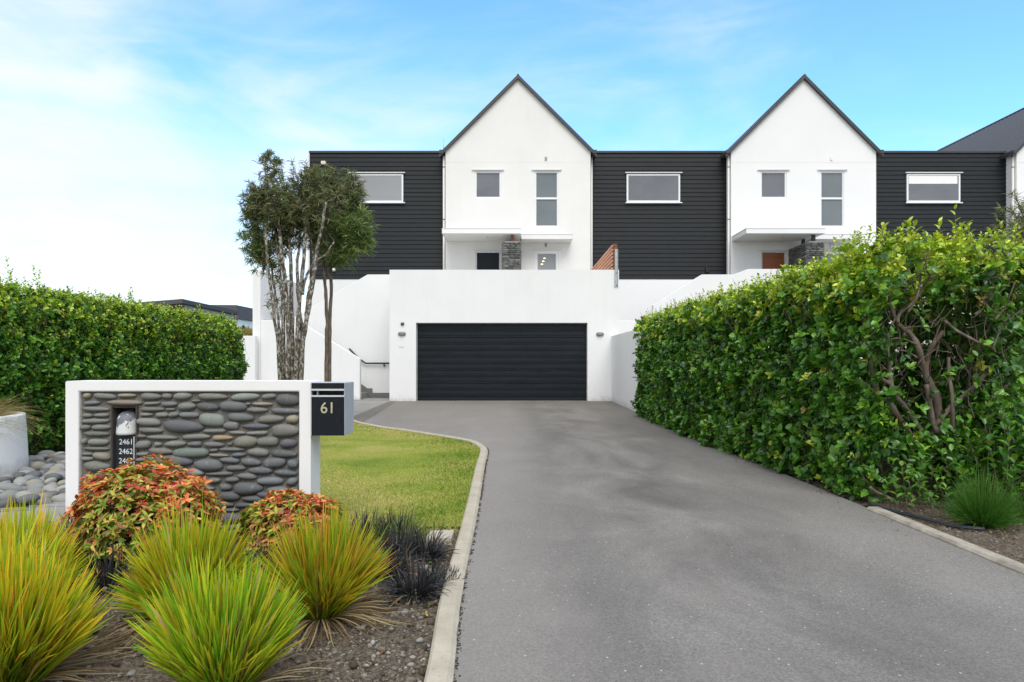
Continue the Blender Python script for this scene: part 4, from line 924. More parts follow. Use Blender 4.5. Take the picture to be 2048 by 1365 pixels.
    # branches
    BR = [([(1874,905),(1875,866),(1874,830),(1874,797),(1858,765),(1849,744),(1840,710),(1834,689),(1820,668),(1794,647),(1784,619),(1774,582),(1776,560)], 9.5, 3, 6.0),
      ([(1852,760),(1853,725),(1860,700),(1872,680),(1886,665)], 5.5, 4.5, 6.05),
      ([(1872,850),(1895,822),(1920,800),(1940,782),(1957,765),(1972,745),(1978,735)], 5.5, 4, 5.95),
      ([(1878,868),(1866,845),(1858,800),(1852,770)], 5.5, 4.5, 5.9),
      ([(1860,880),(1832,848),(1810,816),(1790,790),(1782,768),(1778,730),(1774,700),(1776,665)], 6.5, 4, 5.95),
      ([(1782,768),(1765,760),(1758,748)], 5, 4, 5.95), ([(1835,905),(1812,860),(1790,828),(1775,800)], 8.5, 7, 6.2),
      ([(1897,930),(1902,880),(1905,840),(1904,790),(1898,750),(1897,715)], 4.5, 3, 5.85),
      ([(1890,643),(1910,660),(1935,674),(1960,687),(1985,696),(1990,705)], 3.2, 2.6, 5.85),
      ([(1795,646),(1800,628),(1820,612),(1834,592),(1840,565),(1842,550)], 3.2, 1.6, 5.9), ([(1816,625),(1840,588),(1855,565),(1868,552)], 2.5, 1.2, 5.9), ([(1834,592),(1828,572),(1820,560)], 1.5, .8, 5.9),
      ([(1950,630),(1970,612),(1978,590),(1990,560),(1995,545)], 3.0, 1.4, 5.9), ([(1970,612),(1960,580),(1955,550)], 2, 1, 5.9),
      ([(1955,768),(1966,772),(1972,790),(1985,793),(2005,780),(2020,765)], 3.2, 2, 5.95), ([(1945,790),(1952,750),(1957,700),(1952,660)], 3, 2, 6.3), ([(1925,850),(1932,800),(1938,760),(1945,720)], 4, 3, 6.4),
      ([(1915,800),(1912,740),(1918,690),(1925,650)], 2.2, 1.5, 6.5), ([(1968,840),(1974,790),(1985,740),(1990,700)], 2.6, 2, 6.4),
      ([(1834,690),(1812,680),(1790,677),(1770,684),(1745,688)], 2, .8, 5.9), ([(1835,716),(1815,704),(1795,700)], 1.8, .8, 5.8), ([(1787,1005),(1770,992),(1752,985),(1740,975)], 4.5, 3, 5.55),
      ([(1905,860),(1930,840),(1960,828),(1990,800)], 3, 2, 6.2), ([(1990,640),(2010,615),(2020,590),(2030,565)], 2.4, 1.2, 5.8), ([(1985,700),(2000,660),(2012,640)], 2, 1.2, 5.8)]
    for pts, r0, r1, Y in BR:
        n = len(pts); q = [P(a_, b_, Y+.04*math.sin(i*1.7)) for i, (a_, b_) in enumerate(pts)]; rr = [(r0+(r1-r0)*i/(n-1))*Y/F for i in range(n)]
        sm = []
        for i in range(n-1):
            p0, p1, p2, p3 = (Vector(q[max(i-1, 0)]), Vector(q[i]), Vector(q[i+1]), Vector(q[min(i+2, n-1)]))
            for j in range(3): t = j/3; sm.append((.5*((2*p1)+(p2-p0)*t+(2*p0-5*p1+4*p2-p3)*t*t+(3*p1-p0-3*p2+p3)*t**3), rr[i]+(rr[i+1]-rr[i])*t))
        sm.append((Vector(q[-1]), rr[-1])); MB().tube([s[0] for s in sm], [s[1]*(1+.10*math.sin(k*2.1)) for k, s in enumerate(sm)], 9).build('branch', 'bark', h)
    tw = MB(); rr_ = random.Random(12)
    for _ in range(300):
        pts = rr_.choice(BR)[0]; a_, b_ = rr_.choice(pts[2:] if len(pts) > 2 else pts); Y = rr_.uniform(5.75, 6.5); p = Vector(P(a_+rr_.uniform(-30, 30), b_+rr_.uniform(-50, 20), Y)); q = [p]; d = Vector((rr_.uniform(-1, 1), rr_.uniform(-.8, .3), rr_.uniform(.1, 1))).normalized()
        for s in range(5): d = (d+Vector((rr_.uniform(-.4, .4), rr_.uniform(-.4, .4), rr_.uniform(-.2, .4)))).normalized(); q.append(q[-1]+d*rr_.uniform(.03, .07))
        tw.tube(q, [.0042, .0038, .0032, .0026, .002, .0015], 5, False)
    for _ in range(900):        # twigs throughout the shell
        y = rg.uniform(5.8, 14); z = rg.uniform(.1, 2.1); x = float(fX(y))+rg.uniform(.02, .25); p = Vector((x, y, z)); tw.tube([p, p+Vector((rg.uniform(-.1, .02), rg.uniform(-.08, .08), rg.uniform(.08, .2)))], [.004, .002], 4, False)
    tag(tw.build('twigs', 'bark', h), kind='stuff')
    tk = MB()
    for y in np.arange(6.6, 14.2, .62): tk.tube([(3.55, y, 0), (3.5+rg.uniform(-.1, .1), y+.1, .8), (3.5+rg.uniform(-.3, .3), y-.1, 1.9)], [.05, .04, .02], 8)
    tk.build('stems', 'bark', h)
right_hedge()
def young_shrub():
    rg = np.random.default_rng(41); s = empty('shrub', (3.9, 5.4, 0), 'low bright green broadleaf shoots filling the foot of the right hedge end', 'shrub'); a = Acc(); st_ = MB()
    b = []
    for _ in range(80): x = rg.uniform(3.1, 4.75); b.append((x, rg.uniform(5.2, 6.0), .05+rg.uniform(0, .25)))
    MID = [(.065, .20, .018), (.10, .27, .024), (.038, .125, .015), (.20, .36, .03)]
    low = [q for q in b if q[0] < 3.85]; hi = [q for q in b if q[0] >= 3.85]
    shoots(a, rg, low, .38, .10, 11, MID, [3, 3, 3, 1], st_, .6, .25); shoots(a, rg, hi, .60, .105, 15, MID, [3, 3, 3, 1], st_, .6, .22)
    low2 = [(rg.uniform(3.0, 3.6), rg.uniform(5.15, 5.6), .03) for _ in range(16)]; shoots(a, rg, low2, .26, .07, 10, MID, [3, 3, 2, 1.5], st_, .7, .4)
    b2 = [(rg.uniform(3.75, 4.8), rg.uniform(5.6, 6.3), rg.uniform(.15, .75)) for _ in range(60)]; shoots(a, rg, b2, .35, .095, 10, MID, [3, 3, 4, .6], st_, .6, .3)
    a.build('foliage', 'leaf_gloss', s); st_.build('stems', 'bark', s)
young_shrub()
def left_hedge():
    rg = np.random.default_rng(51); Y0, Y1 = 7.4, 15.2; ZT = 2.12; XF = -5.82; XB = -7.6
    h = empty('hedge', (-6.6, 11, 0), 'long clipped green hedge on the left behind the stone garden wall', 'hedge')
    def side(rg, N):
        y = Y0+(Y1-Y0)*rg.random(N); z = rg.uniform(.08, ZT, N); x = XF-.10*np.abs(z-1.0)**2-np.where(z > ZT-.25, (z-ZT+.25)*.7, 0)-np.clip(y-14.5, 0, 1)**2*.4-np.clip(.3-z, 0, 1)*.4
        return np.stack([x, y, z], -1), np.tile(np.array([1., 0, .12]), (N, 1))
    def top(rg, N):
        y = rg.uniform(Y0, Y1, N); x = XF-.1-rg.random(N)*1.5; return np.stack([x, y, ZT-.02+.06*lump(x, y, 2.2, 4)-np.clip(y-14, 0, 1)**2*.25], -1), np.tile(np.array([0, 0, 1.]), (N, 1))
    def far(rg, N):
        x = rg.uniform(XB, XF-.1, N); z = rg.uniform(.05, ZT-.15, N); return np.stack([x, np.full(N, Y1), z], -1), np.tile(np.array([.2, 1., 0]), (N, 1))
    def near(rg, N):
        x = rg.uniform(XB, XF-.05, N); z = rg.uniform(.05, ZT, N); return np.stack([x, np.full(N, Y0), z], -1), np.tile(np.array([0, -1., .1]), (N, 1))
    a = Acc(); hedge_leaves(a, rg, side, 84000, .056, .72, 1.1, ZT, .24, youngp=.7); hedge_leaves(a, rg, top, 22000, .055, .66, 1.4, ZT, .25, youngp=.8); hedge_leaves(a, rg, far, 3000, .06, .66, 1.6, ZT, .3); hedge_leaves(a, rg, near, 5000, .06, .66, 1.6, ZT, .3)
    def inner(rg, N):
        y = rg.uniform(Y0, Y1-.3, N); z = rg.uniform(.05, ZT-.2, N); return np.stack([np.full(N, XF-.40), y, z], -1), np.tile(np.array([1., 0, 0.1]), (N, 1))
    hedge_leaves(a, rg, inner, 26000, .10, .78, 3, 4, .25, simple=True)
    def back(rg, N): return np.stack([np.full(N, XB), rg.uniform(Y0, Y1, N), rg.uniform(.05, ZT, N)], -1), np.tile(np.array([-1., 0, .1]), (N, 1))
    hedge_leaves(a, rg, back, 16000, .09, .72, 1.7, ZT, .3)
    b = [(XF-.1-rg.random()*1.2, rg.uniform(Y0, Y1-.6), ZT-.03+rg.uniform(-.05, .03)) for _ in range(900)]; shoots(a, rg, b, .09, .045, 6, YOUNG, [4, 3, .6, 2], None, .6)
    for px, Y in ((257, 10.7), (262, 10.8), (400, 13.0), (18, 7.9), (75, 8.4)): shoots(a, rg, [(PX(px, Y), Y, ZT-.02)]*2, .22, .055, 9, YOUNG, [4, 3, .5, 2], None, .6)
    a.build('foliage', 'leaf_gloss', h); tk = MB()
    for y in np.arange(Y0+.3, Y1-.3, .6): tk.tube([(XF-.6, y, 0), (XF-.6+rg.uniform(-.1, .1), y+.1, .8), (XF-.6+rg.uniform(-.3, .3), y-.1, 1.8)], [.05, .04, .02], 8)
    for _ in range(900):
        y = rg.uniform(Y0, Y1); z = rg.uniform(.1, 1.9); p = Vector((XF-rg.uniform(.05, .3), y, z)); tk.tube([p, p+Vector((rg.uniform(-.02, .1), rg.uniform(-.08, .08), rg.uniform(.08, .2)))], [.004, .002], 4, False)
    tk.build('stems', 'bark', h)
left_hedge()

def lance_tree(name, label, Y, trunks, blobs, seed, sprigs=(), group=None, cat='tree', r_mat='bark_lichen', s=1.0):
    rg = np.random.default_rng(seed); rr = random.Random(seed)
    t = empty(name, (PX(trunks[0][0][0][0], Y), Y, gz(Y)), label, cat, group)
    allp = []
    for pts, r0, r1, dy in trunks:
        n = len(pts); q = [Vector(P(a, b, Y+dy*(1-i/(n-1))*.3+dy*(i/(n-1)))) for i, (a, b) in enumerate(pts)]
        q[0].z = gz(Y)-.05 if pts[0][1] > 750 else q[0].z
        sm = []; 
        for i in range(n-1):
            p0, p1, p2, p3 = q[max(i-1, 0)], q[i], q[i+1], q[min(i+2, n-1)]
            for j in range(5):
                u = j/5; v_ = .5*((2*p1)+(p2-p0)*u+(2*p0-5*p1+4*p2-p3)*u*u+(3*p1-p0-3*p2+p3)*u**3); sm.append(v_+Vector((rr.uniform(-.008, .008), 0, 0)))
        sm.append(q[-1]); m = len(sm); MB().tube(sm, [(r0+(r1-r0)*(i/(m-1)))*Y/F*(1+.08*math.sin(i*1.9)) for i in range(m)], 8).build('trunk', r_mat, t); allp += sm[m//2:]
    a = Acc(); tw = MB(); pts_np = np.array([p[:] for p in allp])
    for (cx, cy, rad, ry, nros, gr, dy, ll) in blobs:
        nros = int(nros*1.35)
        cen = np.array(P(cx, cy, Y+dy)); Rr = rad*Y/F; Rz = ry*Y/F
        k = nros; u = unit(rg.normal(size=(k, 3)))*(rg.random((k, 1))**.55*1.24)*(1+.18*rg.normal(size=(k, 1))); pos = cen+u*np.array([Rr, Rr*.9, Rz])
        for j in range(k):
            b = pos[j]; src = pts_np[np.argmin(np.sum((pts_np-b)**2*np.array([1, 1, .5]), 1)+rg.random(len(pts_np))*.02)]
            if src[2] > b[2]-.02: src = cen-np.array([0, 0, Rz*.6])
            if rg.random() < .22:
                mid = (src+b)/2+np.array([0, 0, -.06])+rg.normal(size=3)*.04; tw.tube([tuple(src), tuple(mid), tuple(b)], [.011, .007, .004], 4, False)
            m = rg.integers(11, 18); ax = unit(b-cen+np.array([0, 0, Rz*.8])+rg.normal(size=3)*.15); d = ax*.75+rg.normal(size=(m, 3))*.75; d[:, 2] -= .05
            L = ll*rg.uniform(.6, 1.2, m)*s; st0 = b-ax*rg.uniform(0, .10, (m, 1))
            c0 = pick(rg, m, [(.065, .095, .04), (.11, .14, .06), (.17, .19, .09), (.25, .25, .13), (.30, .20, .12)] if gr < .5 else [(.065, .12, .038), (.105, .165, .05), (.17, .235, .07), (.27, .33, .10), (.12, .13, .06)], [3, 4, 3, 2, .8] if gr < .5 else [3, 4, 3, 1.6, .6])
            a.add(blades(st0, d, L, np.full(m, .0118*s), np.full(m, .18), c0, c0*1.25, seg=2, rng=rg))
    for (x0, y0, x1, y1) in sprigs:
        p0 = Vector(P(x0, y0, Y)); p1 = Vector(P(x1, y1, Y)); tw.tube([p0, (p0+p1)/2+Vector((.02, 0, 0)), p1], [.009, .006, .004], 5, False)
    a.build('crown', 'leaf_soft', t); tag(tw.build('twigs', 'bark', t), kind='stuff'); return t
T1 = [([(564,772),(556,690),(549,640),(543,585),(537,540),(533,500),(531,455)], 3.6, 2.4, -.25), ([(568,772),(567,640),(561,560),(556,500),(549,440),(541,400)], 4.5, 2.2, .2), ([(573,772),(577,680),(573,600),(566,530),(561,480),(556,440),(542,410)], 5.2, 2.6, -.1),
      ([(582,772),(585,680),(583,600),(581,520),(579,450),(576,390)], 5.2, 2.4, .15), ([(590,772),(594,680),(599,600),(606,530),(611,470),(614,420),(616,370)], 5.2, 2.4, 0), ([(599,772),(605,700),(616,625),(627,560),(634,500),(644,455),(651,405)], 5.2, 2.6, -.15),
      ([(596,772),(600,700),(611,640),(616,590),(623,555),(627,520),(620,470)], 3.2, 1.8, .2), ([(603,772),(604,690),(597,600),(594,540),(598,490),(603,440),(598,390)], 4.2, 2, .3), ([(563,772),(562,700),(554,620),(546,560),(540,520),(525,480)], 3.2, 1.6, .35), ([(605,590),(612,555),(624,533),(634,521),(652,508),(668,485)], 3.0, 1.6, .1), ([(578,450),(590,420),(600,395),(604,370)], 2, 1, 0), ([(551,445),(545,420),(535,395),(530,340),(528,318)], 2.2, 1.0, -.1)]
B1 = [(590,430,48,34,70,0,.1,.12),(620,420,30,50,55,0,.2,.12),(545,435,42,36,60,0,.2,.12),(505,440,24,40,36,.2,.2,.12),(600,470,50,24,24,0,.3,.12),(635,480,20,40,26,0,.3,.12),(532,388,42,34,95,0,0,.12),(512,418,30,36,62,0,.1,.12),(575,395,42,44,105,0,-.1,.12),(612,372,36,40,85,0,.1,.12),(640,400,36,38,80,0,.1,.12),(565,430,40,26,62,0,0,.12),(515,485,34,32,88,.6,.3,.12),(528,520,26,26,50,0,.3,.12),(556,482,26,34,44,0,.35,.12),(592,455,30,28,44,0,.2,.12),(640,440,28,28,46,0,.1,.12),(575,480,20,28,20,0,.2,.12),(545,345,20,14,16,0,0,.12),(503,385,14,18,14,0,0,.12),(628,345,18,20,18,0,0,.12),(540,305+4,7,7,7,0,0,.11),(530,316,10,9,9,0,0,.11),(553,322,9,10,10,0,0,.11),(545,600,12,22,10,0,.3,.11),(570,590,12,40,12,0,.3,.10),(555,548,15,25,14,0,.3,.10)]
lance_tree('lancewood_tree', 'many stemmed pale barked lancewood clump with a wide olive grey crown behind the stone wall', 12.0, T1, B1, 61, [(528, 380, 530, 318), (533, 370, 552, 325), (604, 380, 612, 335), (500, 400, 497, 360)])
T2 = [([(653,775),(653,700),(654,640),(651,580),(647,530),(650,480),(655,440)], 4.2, 2.4, 0), ([(661,775),(659,700),(661,620),(662,560),(660,515),(668,470),(676,430)], 4.2, 2.4, .15), ([(660,520),(680,495),(700,470)], 2.2, 1.4, 0), ([(662,560),(645,520),(652,500)], 1.6, 1, .1)]
B2 = [(640,400,26,60,60,0,.2,.13),(725,445,18,30,40,.8,-.1,.15),(730,480,14,24,24,.8,-.1,.15),(672,520,26,14,26,.5,.1,.14),(680,388,42,40,110,0,0,.13),(652,365,28,30,55,0,.1,.13),(705,392,24,30,55,.4,0,.13),(695,448,40,34,100,.7,-.2,.14),(712,470,26,34,70,.8,-.2,.15),(682,500,38,26,80,.7,0,.15),(665,455,28,40,60,.3,.2,.13),(655,350,22,18,22,0,0,.13),(702,360,18,18,18,0,0,.13)]
lance_tree('lancewood_tree', 'slim twin stemmed lancewood tree with a dense dark green crown against the black boarding', 12.6, T2, B2, 62, r_mat='bark')
T3 = [([(2100,790),(2098,650),(2095,560),(2085,500)], 4.5, 2.5, 0)]
B3 = [(2078,440,62,46,190,.1,0,.15),(2120,420,40,40,60,0,0,.14),(2050,462,32,24,46,.2,-.2,.14)]
lance_tree('lancewood_tree', 'grey green lancewood tree whose crown pokes in at the right edge', 12.6, T3, B3, 63, r_mat='bark')

# ================================================================== GRASSES
def tussock(name, label, base, H, spread, N, c0, c1, cdead, W=.0055, seed=1, mat='blade', group=None, droop=.25, dead=.045, base_r=.07, cat='ornamental grass', skirt=120, maxang=78, lean=(0, 0), seg=5, pw=.85):
    rg = np.random.default_rng(seed); x, y = base; z0 = float(soil_z(np.array(x), np.array(y))) if abs(y) < 7.4 else gz(y)
    e = empty(name, (x, y, z0), label, cat, group)
    a_ = rg.uniform(0, 2*math.pi, N); u = rg.random(N); th = np.radians(maxang)*u**.8; rad = base_r*np.sqrt(rg.random(N))
    p = np.stack([x+rad*np.cos(a_), y+rad*np.sin(a_), np.full(N, z0)], -1); az = a_+rg.normal(size=N)*.5
    d = np.stack([np.sin(th)*np.cos(az)+lean[0], np.sin(th)*np.sin(az)+lean[1], np.cos(th)], -1)
    L = H*(1.0-.50*(th/np.radians(72))**1.2)*np.where(rg.random(N) < .75, rg.uniform(.82, 1.06, N), rg.uniform(.45, .85, N))*spread
    L *= 1+.10*np.sin(az*2+seed)+.07*np.sin(az*5+seed*3)
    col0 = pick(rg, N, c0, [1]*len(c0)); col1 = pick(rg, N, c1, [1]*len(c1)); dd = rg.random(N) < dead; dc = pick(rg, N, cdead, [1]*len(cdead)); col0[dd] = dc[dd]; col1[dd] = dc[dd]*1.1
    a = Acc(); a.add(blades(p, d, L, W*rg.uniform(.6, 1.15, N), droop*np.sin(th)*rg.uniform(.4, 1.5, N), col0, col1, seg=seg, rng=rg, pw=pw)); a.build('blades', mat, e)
    if skirt:
        n = int(skirt*1.3); az = rg.uniform(0, 2*math.pi, n); d = np.stack([np.cos(az), np.sin(az), rg.uniform(.05, .6, n)], -1); p = np.stack([x+base_r*np.cos(az), y+base_r*np.sin(az), np.full(n, z0+.02)], -1)
        cd = pick(rg, n, [(.30, .22, .12), (.20, .13, .07), (.38, .30, .18)], [2, 2, 1]); b = Acc(); b.add(blades(p, d, H*rg.uniform(.3, .75, n), np.full(n, W*.8), rg.uniform(.25, .6, n), cd, cd*1.1, seg=4, rng=rg)); b.V = [np.column_stack([v[:, :2], np.maximum(v[:, 2], z0+.008)]) for v in b.V]; b.build('dead_blades', mat, e)
    return e
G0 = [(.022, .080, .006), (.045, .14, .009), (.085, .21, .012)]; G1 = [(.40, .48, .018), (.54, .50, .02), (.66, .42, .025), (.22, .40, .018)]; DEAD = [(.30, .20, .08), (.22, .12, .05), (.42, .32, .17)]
GY1 = [(.56, .56, .02), (.70, .58, .025), (.76, .46, .03), (.32, .48, .02)]; GR1 = [(.32, .50, .02), (.18, .40, .018), (.48, .56, .025), (.62, .50, .03)]
grp = 'lime green tussock grasses in the front bed'
def gb(px, py): return G(px, py)
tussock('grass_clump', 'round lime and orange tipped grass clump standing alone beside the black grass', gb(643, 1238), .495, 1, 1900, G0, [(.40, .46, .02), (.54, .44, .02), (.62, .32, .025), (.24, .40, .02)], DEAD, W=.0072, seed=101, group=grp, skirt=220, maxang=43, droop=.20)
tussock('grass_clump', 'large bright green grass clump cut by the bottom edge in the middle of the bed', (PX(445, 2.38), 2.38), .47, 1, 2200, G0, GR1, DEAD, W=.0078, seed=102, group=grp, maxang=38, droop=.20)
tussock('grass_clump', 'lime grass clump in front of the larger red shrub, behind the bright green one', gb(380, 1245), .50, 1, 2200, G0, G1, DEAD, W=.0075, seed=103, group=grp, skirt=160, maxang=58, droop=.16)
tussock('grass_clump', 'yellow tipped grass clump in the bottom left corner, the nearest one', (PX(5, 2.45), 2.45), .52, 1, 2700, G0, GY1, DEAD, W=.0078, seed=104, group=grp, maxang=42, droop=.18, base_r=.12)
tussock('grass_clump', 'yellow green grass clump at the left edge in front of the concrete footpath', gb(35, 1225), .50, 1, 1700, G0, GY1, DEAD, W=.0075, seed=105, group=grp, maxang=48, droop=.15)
tussock('grass_clump', 'thin young grass clump reaching in at the left edge between the two yellow ones', (PX(-40, 2.9), 2.9), .50, 1, 800, G0, G1, DEAD, W=.0085, seed=106, group=grp, maxang=55, droop=.12)
BK0 = [(.006, .007, .009), (.010, .010, .014), (.014, .013, .018)]; BK1 = [(.02, .02, .028), (.05, .05, .06), (.03, .04, .03)]
grb = 'black mondo grass tufts in the front bed'
k = 0
for px, py, s, lb_ in [(775, 1150, .24, 'black grass tuft between the lone lime clump and the kerb, widest of the patch'), (850, 1115, .22, 'black grass tuft beside the pale paving blocks'), (830, 1190, .21, 'black grass tuft nearest the beige pebble'), (735, 1085, .22, 'black grass tuft touching the right end of the stone wall'), (800, 1110, .20, 'black grass tuft in the middle of the patch below the lawn'),
                       (185, 1130, .22, 'black grass tuft at the left foot of the white wall frame'), (215, 1185, .22, 'black grass tuft under the left side of the larger red shrub'), (150, 1095, .20, 'black grass tuft at the edge of the footpath by the wall'), (500, 1175, .22, 'black grass tuft between the two red shrubs'), (545, 1150, .2, 'black grass tuft at the foot of the smaller red shrub'), (880, 1165, .14, 'small black grass tuft next to the kerb'), (720, 1150, .2, 'black grass tuft half hidden behind the right side of the lone lime clump'), (790, 1065, .17, 'black grass tuft at the edge of the lawn')]:
    k += 1; tussock('black_grass', lb_, gb(px, py), s*1.08, 1, 430, BK0, BK1, [(.12, .09, .06)], W=.0055, seed=200+k, mat='blade_black', group=grb, droop=.75, maxang=84, base_r=.09, skirt=14, dead=.03)
tussock('grass_clump', 'fine dark green grass clump on the right bed below the hedge end', (PX(1965, 4.95), 4.95), .44, 1, 1300, [(.020, .075, .010), (.030, .10, .012)], [(.05, .16, .016), (.08, .20, .02)], [(.35, .28, .15)], W=.0032, seed=301, group=None, droop=.30, maxang=62, skirt=24, dead=.01, base_r=.07)
tussock('grass_clump', 'dark green grass clump cut off by the right edge of the bed', (PX(2062, 5.1), 5.1), .34, 1, 500, [(.020, .075, .010), (.030, .10, .012)], [(.05, .16, .016), (.08, .20, .02)], [(.35, .28, .15)], W=.0032, seed=302, droop=.5, maxang=80, skirt=10, base_r=.05)
tussock('weed_grass', 'thin green weedy grass growing through the black grass by the lawn', gb(800, 1085), .26, 1, 170, [(.06, .12, .03)], [(.16, .22, .05), (.25, .22, .08)], DEAD, W=.004, seed=303, droop=.3, maxang=60, skirt=0, base_r=.16)
# sedge in the planter
def sedge():
    rg = np.random.default_rng(71); e = empty('sedge', (pcx+.2, pcy, .56), 'wispy brown and green sedge arching over the rim of the white planter', 'ornamental grass'); a = Acc()
    for cx, cy, n in ((pcx+.30, pcy-.15, 800), (pcx-.1, pcy+.1, 700), (pcx+.25, pcy+.25, 500)):
        az = rg.uniform(0, 2*math.pi, n); th = rg.uniform(.2, 1.2, n); d = np.stack([np.sin(th)*np.cos(az)+.35, np.sin(th)*np.sin(az), np.cos(th)*.9], -1); p = np.stack([cx+rg.normal(size=n)*.05, cy+rg.normal(size=n)*.05, np.full(n, .55)], -1)
        c0 = pick(rg, n, [(.08, .12, .02), (.14, .13, .03)], [1, 1]); c1 = pick(rg, n, [(.34, .25, .12), (.26, .16, .08), (.30, .28, .10)], [2, 2, 1]); a.add(blades(p, d, rg.uniform(.3, .62, n), np.full(n, .0035), rg.uniform(.3, .75, n), c0, c1, seg=5, rng=rg, pw=.6))
    a.build('blades', 'blade', e)
sedge()
# nandina shrubs
def nandina(label, px0, px1, pyt, Yc, seed, n, redness, H=None):
    rg = np.random.default_rng(seed); x0, x1 = PX(px0, Yc), PX(px1, Yc); cx = (x0+x1)/2; rx_ = (x1-x0)/2; zt = PZ(pyt, Yc); e = empty('nandina_shrub', (cx, Yc, 0), label, 'shrub', 'red and orange leaved nandina shrubs before the stone wall')
    a = Acc(); th = rg.uniform(0, 2*math.pi, n); cz = rg.random(n)**.8; u = np.stack([np.cos(th)*np.sqrt(1-cz**2), np.sin(th)*np.sqrt(1-cz**2), cz], -1)
    prof = 1-.12*lump(u[:, 0]*3, u[:, 1]*3+u[:, 2]*2, 2.2, seed)+.09*lump(u[:, 0]*7, u[:, 1]*7+u[:, 2]*6, 2.2, seed+3); dep = 1-rg.random(n)**1.7*.34
    sup = np.sign(u)*np.abs(u)**np.array([.85, .85, .8]); pos = sup*(prof*dep)[:, None]*np.array([rx_, rx_*.72, zt-.06])+np.array([cx, Yc, .05]); nr = unit(u*np.array([1, 1, 1.1]))
    for j in range(n):
        m = rg.integers(5, 8); a0 = rg.uniform(0, 6.28); ax = unit(nr[j]+Z_UP*.35+rg.normal(size=3)*.25); t1 = unit(np.cross(ax, [.3, .1, .9])); t2 = np.cross(ax, t1); ang = a0+np.arange(m)*6.28/m+rg.normal(size=m)*.3
        d = t1*np.cos(ang)[:, None]+t2*np.sin(ang)[:, None]+ax*rg.uniform(.25, 1.0, (m, 1)); nm = ax+rg.normal(size=(m, 3))*.25; hh = (pos[j, 2]-.05)/(zt-.06)
        red = np.clip(redness*(hh*1.15-.28+.35*np.sin(pos[j, 0]*9+seed))+rg.normal()*.25, 0, 1)*dep[j]
        cr = pick(rg, m, [(.66, .14, .06), (.72, .27, .10), (.55, .06, .05), (.70, .45, .12), (.24, .04, .04)], [3, 4, 1.6, 3.4, 1.2]); cg = pick(rg, m, [(.19, .29, .03), (.30, .37, .04), (.11, .19, .025), (.50, .45, .07), (.55, .28, .08), (.34, .12, .07)], [3, 3, 1.6, 2, 1.6, 1.2])
        k = rg.random(m) < red; c = np.where(k[:, None], cr, cg); l = rg.uniform(.030, .052, m); a.add(leaves(np.repeat(pos[j][None], m, 0), d, nm, l, l*.42, c, fold=.30, curl=.30))
    a.build('foliage', 'leaf_soft', e); st_ = MB()
    for j in range(60):
        q = pos[rg.integers(n)]; st_.tube([(cx+rg.uniform(-.1, .1), Yc+rg.uniform(-.1, .1), 0), ((cx+q[0])/2, (Yc+q[1])/2, q[2]*.6), tuple(q)], [.006, .004, .002], 5, False)
    st_.build('stems', 'bark', e)
nandina('larger rounded shrub of red, orange and green leaves before the number plate', 148, 440, 930, 3.98, 401, 1500, .88)
nandina('smaller shrub of red and yellow leaves at the right foot of the stone wall', 478, 690, 985, 4.06, 402, 850, .75)

# small litter
def fallen():
    rg = np.random.default_rng(91); spots = [((765, 1310), (.40, .17, .08), 'curled orange brown fallen leaf on the soil near the bottom edge', .035), ((745, 1247), (.36, .20, .10), 'broken brown leaf lying right of the lone lime clump', .035), ((852, 1232), (.60, .42, .08), 'small yellow fallen leaf beside the kerb on the soil', .02), ((838, 1150), (.42, .24, .14), 'dry pinkish leaf caught on the black grass', .03)]
    for (px, py), c, lab, s in spots:
        x, y = G(px, py); a = Acc(); m = 3; d = rg.normal(size=(m, 3))*[1, 1, .25]; a.add(leaves(np.tile(np.array([x, y, float(soil_z(np.array(x), np.array(y)))+.012]), (m, 1)), d, np.tile([0, 0, 1.], (m, 1))+rg.normal(size=(m, 3))*.3, np.full(m, s), np.full(m, s*.55), pick(rg, m, [c], [1]), fold=.4, curl=.3))
        tag(a.build('fallen_leaf', 'leaf_soft'), lab, 'leaf')
    a = Acc(); n = 900; t = rg.random(n); x = np.where(t < .45, rg.uniform(-.75, -.36, n), rg.uniform(2.55, 4.6, n)); y = np.where(t < .45, rg.uniform(3.3, 4.6, n), rg.uniform(4.6, 9, n))
    k = (t < .45) | (x > 2.62+rg.random(n)*.25); x, y = x[k], y[k]; n = len(x); z = np.where((x > -1) & (x < 2.84), .012, np.maximum(soil_z(x, y), 0)+.008)
    a.add(leaves(np.stack([x, y, z], -1), rg.normal(size=(n, 3))*[1, 1, .15], np.tile([0, 0, 1.], (n, 1))+rg.normal(size=(n, 3))*.4, rg.uniform(.012, .035, n), rg.uniform(.008, .018, n), pick(rg, n, [(.22, .13, .07), (.12, .075, .045), (.35, .24, .12), (.10, .13, .03)], [3, 3, 1.5, 1]), fold=.3, curl=.3))
    tag(a.build('leaf_litter', 'leaf_soft'), 'scattered brown leaf crumbs along the kerbs and under the hedge', 'leaf litter', kind='stuff')
fallen()
# drip hose
def hose():
    pts = [G(q[0], q[1]) for q in ((1735, 1012), (1765, 1019), (1800, 1030), (1850, 1042), (1910, 1056), (1970, 1066))]
    p = [(x, y, float(soil_z(np.array(x), np.array(y)))+.022) for x, y in pts]; p2 = [(x+.02, y+.035, z) for x, y, z in p]
    e = empty('drip_hose', p[2], 'thin dark drip hose lying doubled on the soil beside the right kerb', 'hose')
    MB().tube(p, .008, 8).build('tube', 'hose_black', e); MB().tube(p2, .008, 8).build('tube', 'hose_black', e)
hose()

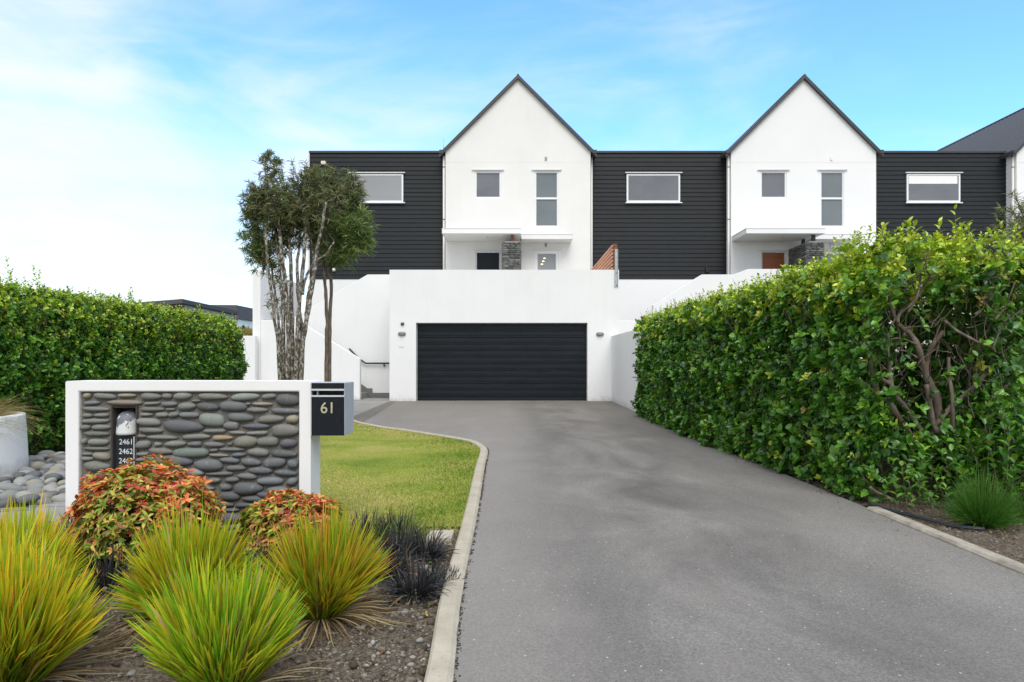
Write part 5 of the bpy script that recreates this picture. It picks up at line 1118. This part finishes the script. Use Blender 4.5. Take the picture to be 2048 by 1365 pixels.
# ================================================================== FAR LEFT
hl = grid_sheet('hill', 'dry_verge', -90, -8.3, 21, 120, 40, 40, lambda X, Y: .05+2.1*np.clip((Y-21)/3.0, 0, 1)*np.clip((-8.3-X)/1.0, 0, 1)-.0*X)
hA = empty('far_house', (-21, 38, 2), 'grey walled house with a dark overhanging roof seen over the left hedge', 'house')
def FX(px, Y): return PX(px, Y)
zc = PZ(599.5, 38)
pts = [(-25.5, 37.6), (FX(368, 38)+.1, 37.6), (FX(473, 46), 46.4), (-25.5, 46.4)]
def slope_slab(z0s, th):
    V = [(x, y, z) for (x, y), z in zip(pts, z0s)]+[(x, y, z-th) for (x, y), z in zip(pts, z0s)]; return V, [(0, 1, 2, 3), (7, 6, 5, 4), (0, 4, 5, 1), (1, 5, 6, 2), (2, 6, 7, 3), (3, 7, 4, 0)]
zL = PZ(609, 38); MB().add(*slope_slab([zL-.32, zc, zc-.02, zL-.3], .24)).build('roof', 'far_roof', hA)
mb = MB(); q = [(-25.2, 37.9), (FX(368, 38)-.15, 37.9), (FX(470, 46)-.15, 46.2), (-25.2, 46.2)]; zz = [zL-.55, zc-.245, zc-.265, zL-.54]; mb.add([(x, y, 2) for x, y in q]+[(x, y, z) for (x, y), z in zip(q, zz)], [(0, 1, 5, 4), (1, 2, 6, 5), (2, 3, 7, 6), (3, 0, 4, 7)]); mb.build('wall', 'far_wall', hA)
MB().box(FX(341, 37.8), FX(377, 37.8)-.25, 37.82, 37.88, 3.2, PZ(612, 37.8)).build('window', 'rail_black', hA)
hB = empty('far_house', (-22, 56, 2), 'slate grey gable roof of a farther white house behind the grey one', 'house')
Yb = 55; xr = FX(473, Yb); xr2 = FX(477, Yb); mb = MB(); mb.prism_y([(xr2-5, PZ(638, Yb)), (xr2, PZ(638, Yb)), (xr, PZ(610.5, Yb)), (xr-6.5, PZ(609.5, Yb))], Yb, Yb+8); mb.build('roof', 'far_roof', hB)
MB().box(xr2-8, xr2-.15, Yb+.3, Yb+7, 2, PZ(638, Yb)-.01).build('wall', 'white_frame', hB)
def dune():
    rg = np.random.default_rng(5); n = 4200; x = rg.uniform(-12.5, -8.9, n); y = rg.uniform(23.3, 26, n); p = np.stack([x, y, 2.05+.1*lump(x, y, 2)], -1); p[:, 2] = np.minimum(p[:, 2], .05+2.1*np.clip((-8.3-x), 0, 1)); d = rg.normal(size=(n, 3))*.25+Z_UP
    c = pick(rg, n, [(.38, .29, .12), (.30, .24, .09), (.22, .22, .07)], [2, 2, 1]); a = Acc(); a.add(blades(p, d, rg.uniform(.2, .55, n), np.full(n, .022), np.full(n, .25), c*.9, c*1.1, seg=3, rng=rg)); tag(a.build('dune_grass', 'blade'), 'tawny dry grass beyond the low boundary wall left of the staircase', 'grass', kind='stuff')
dune()
print('SCRIPT DONE', sum(len(o.data.polygons) for o in C.objects if o.type == 'MESH'))
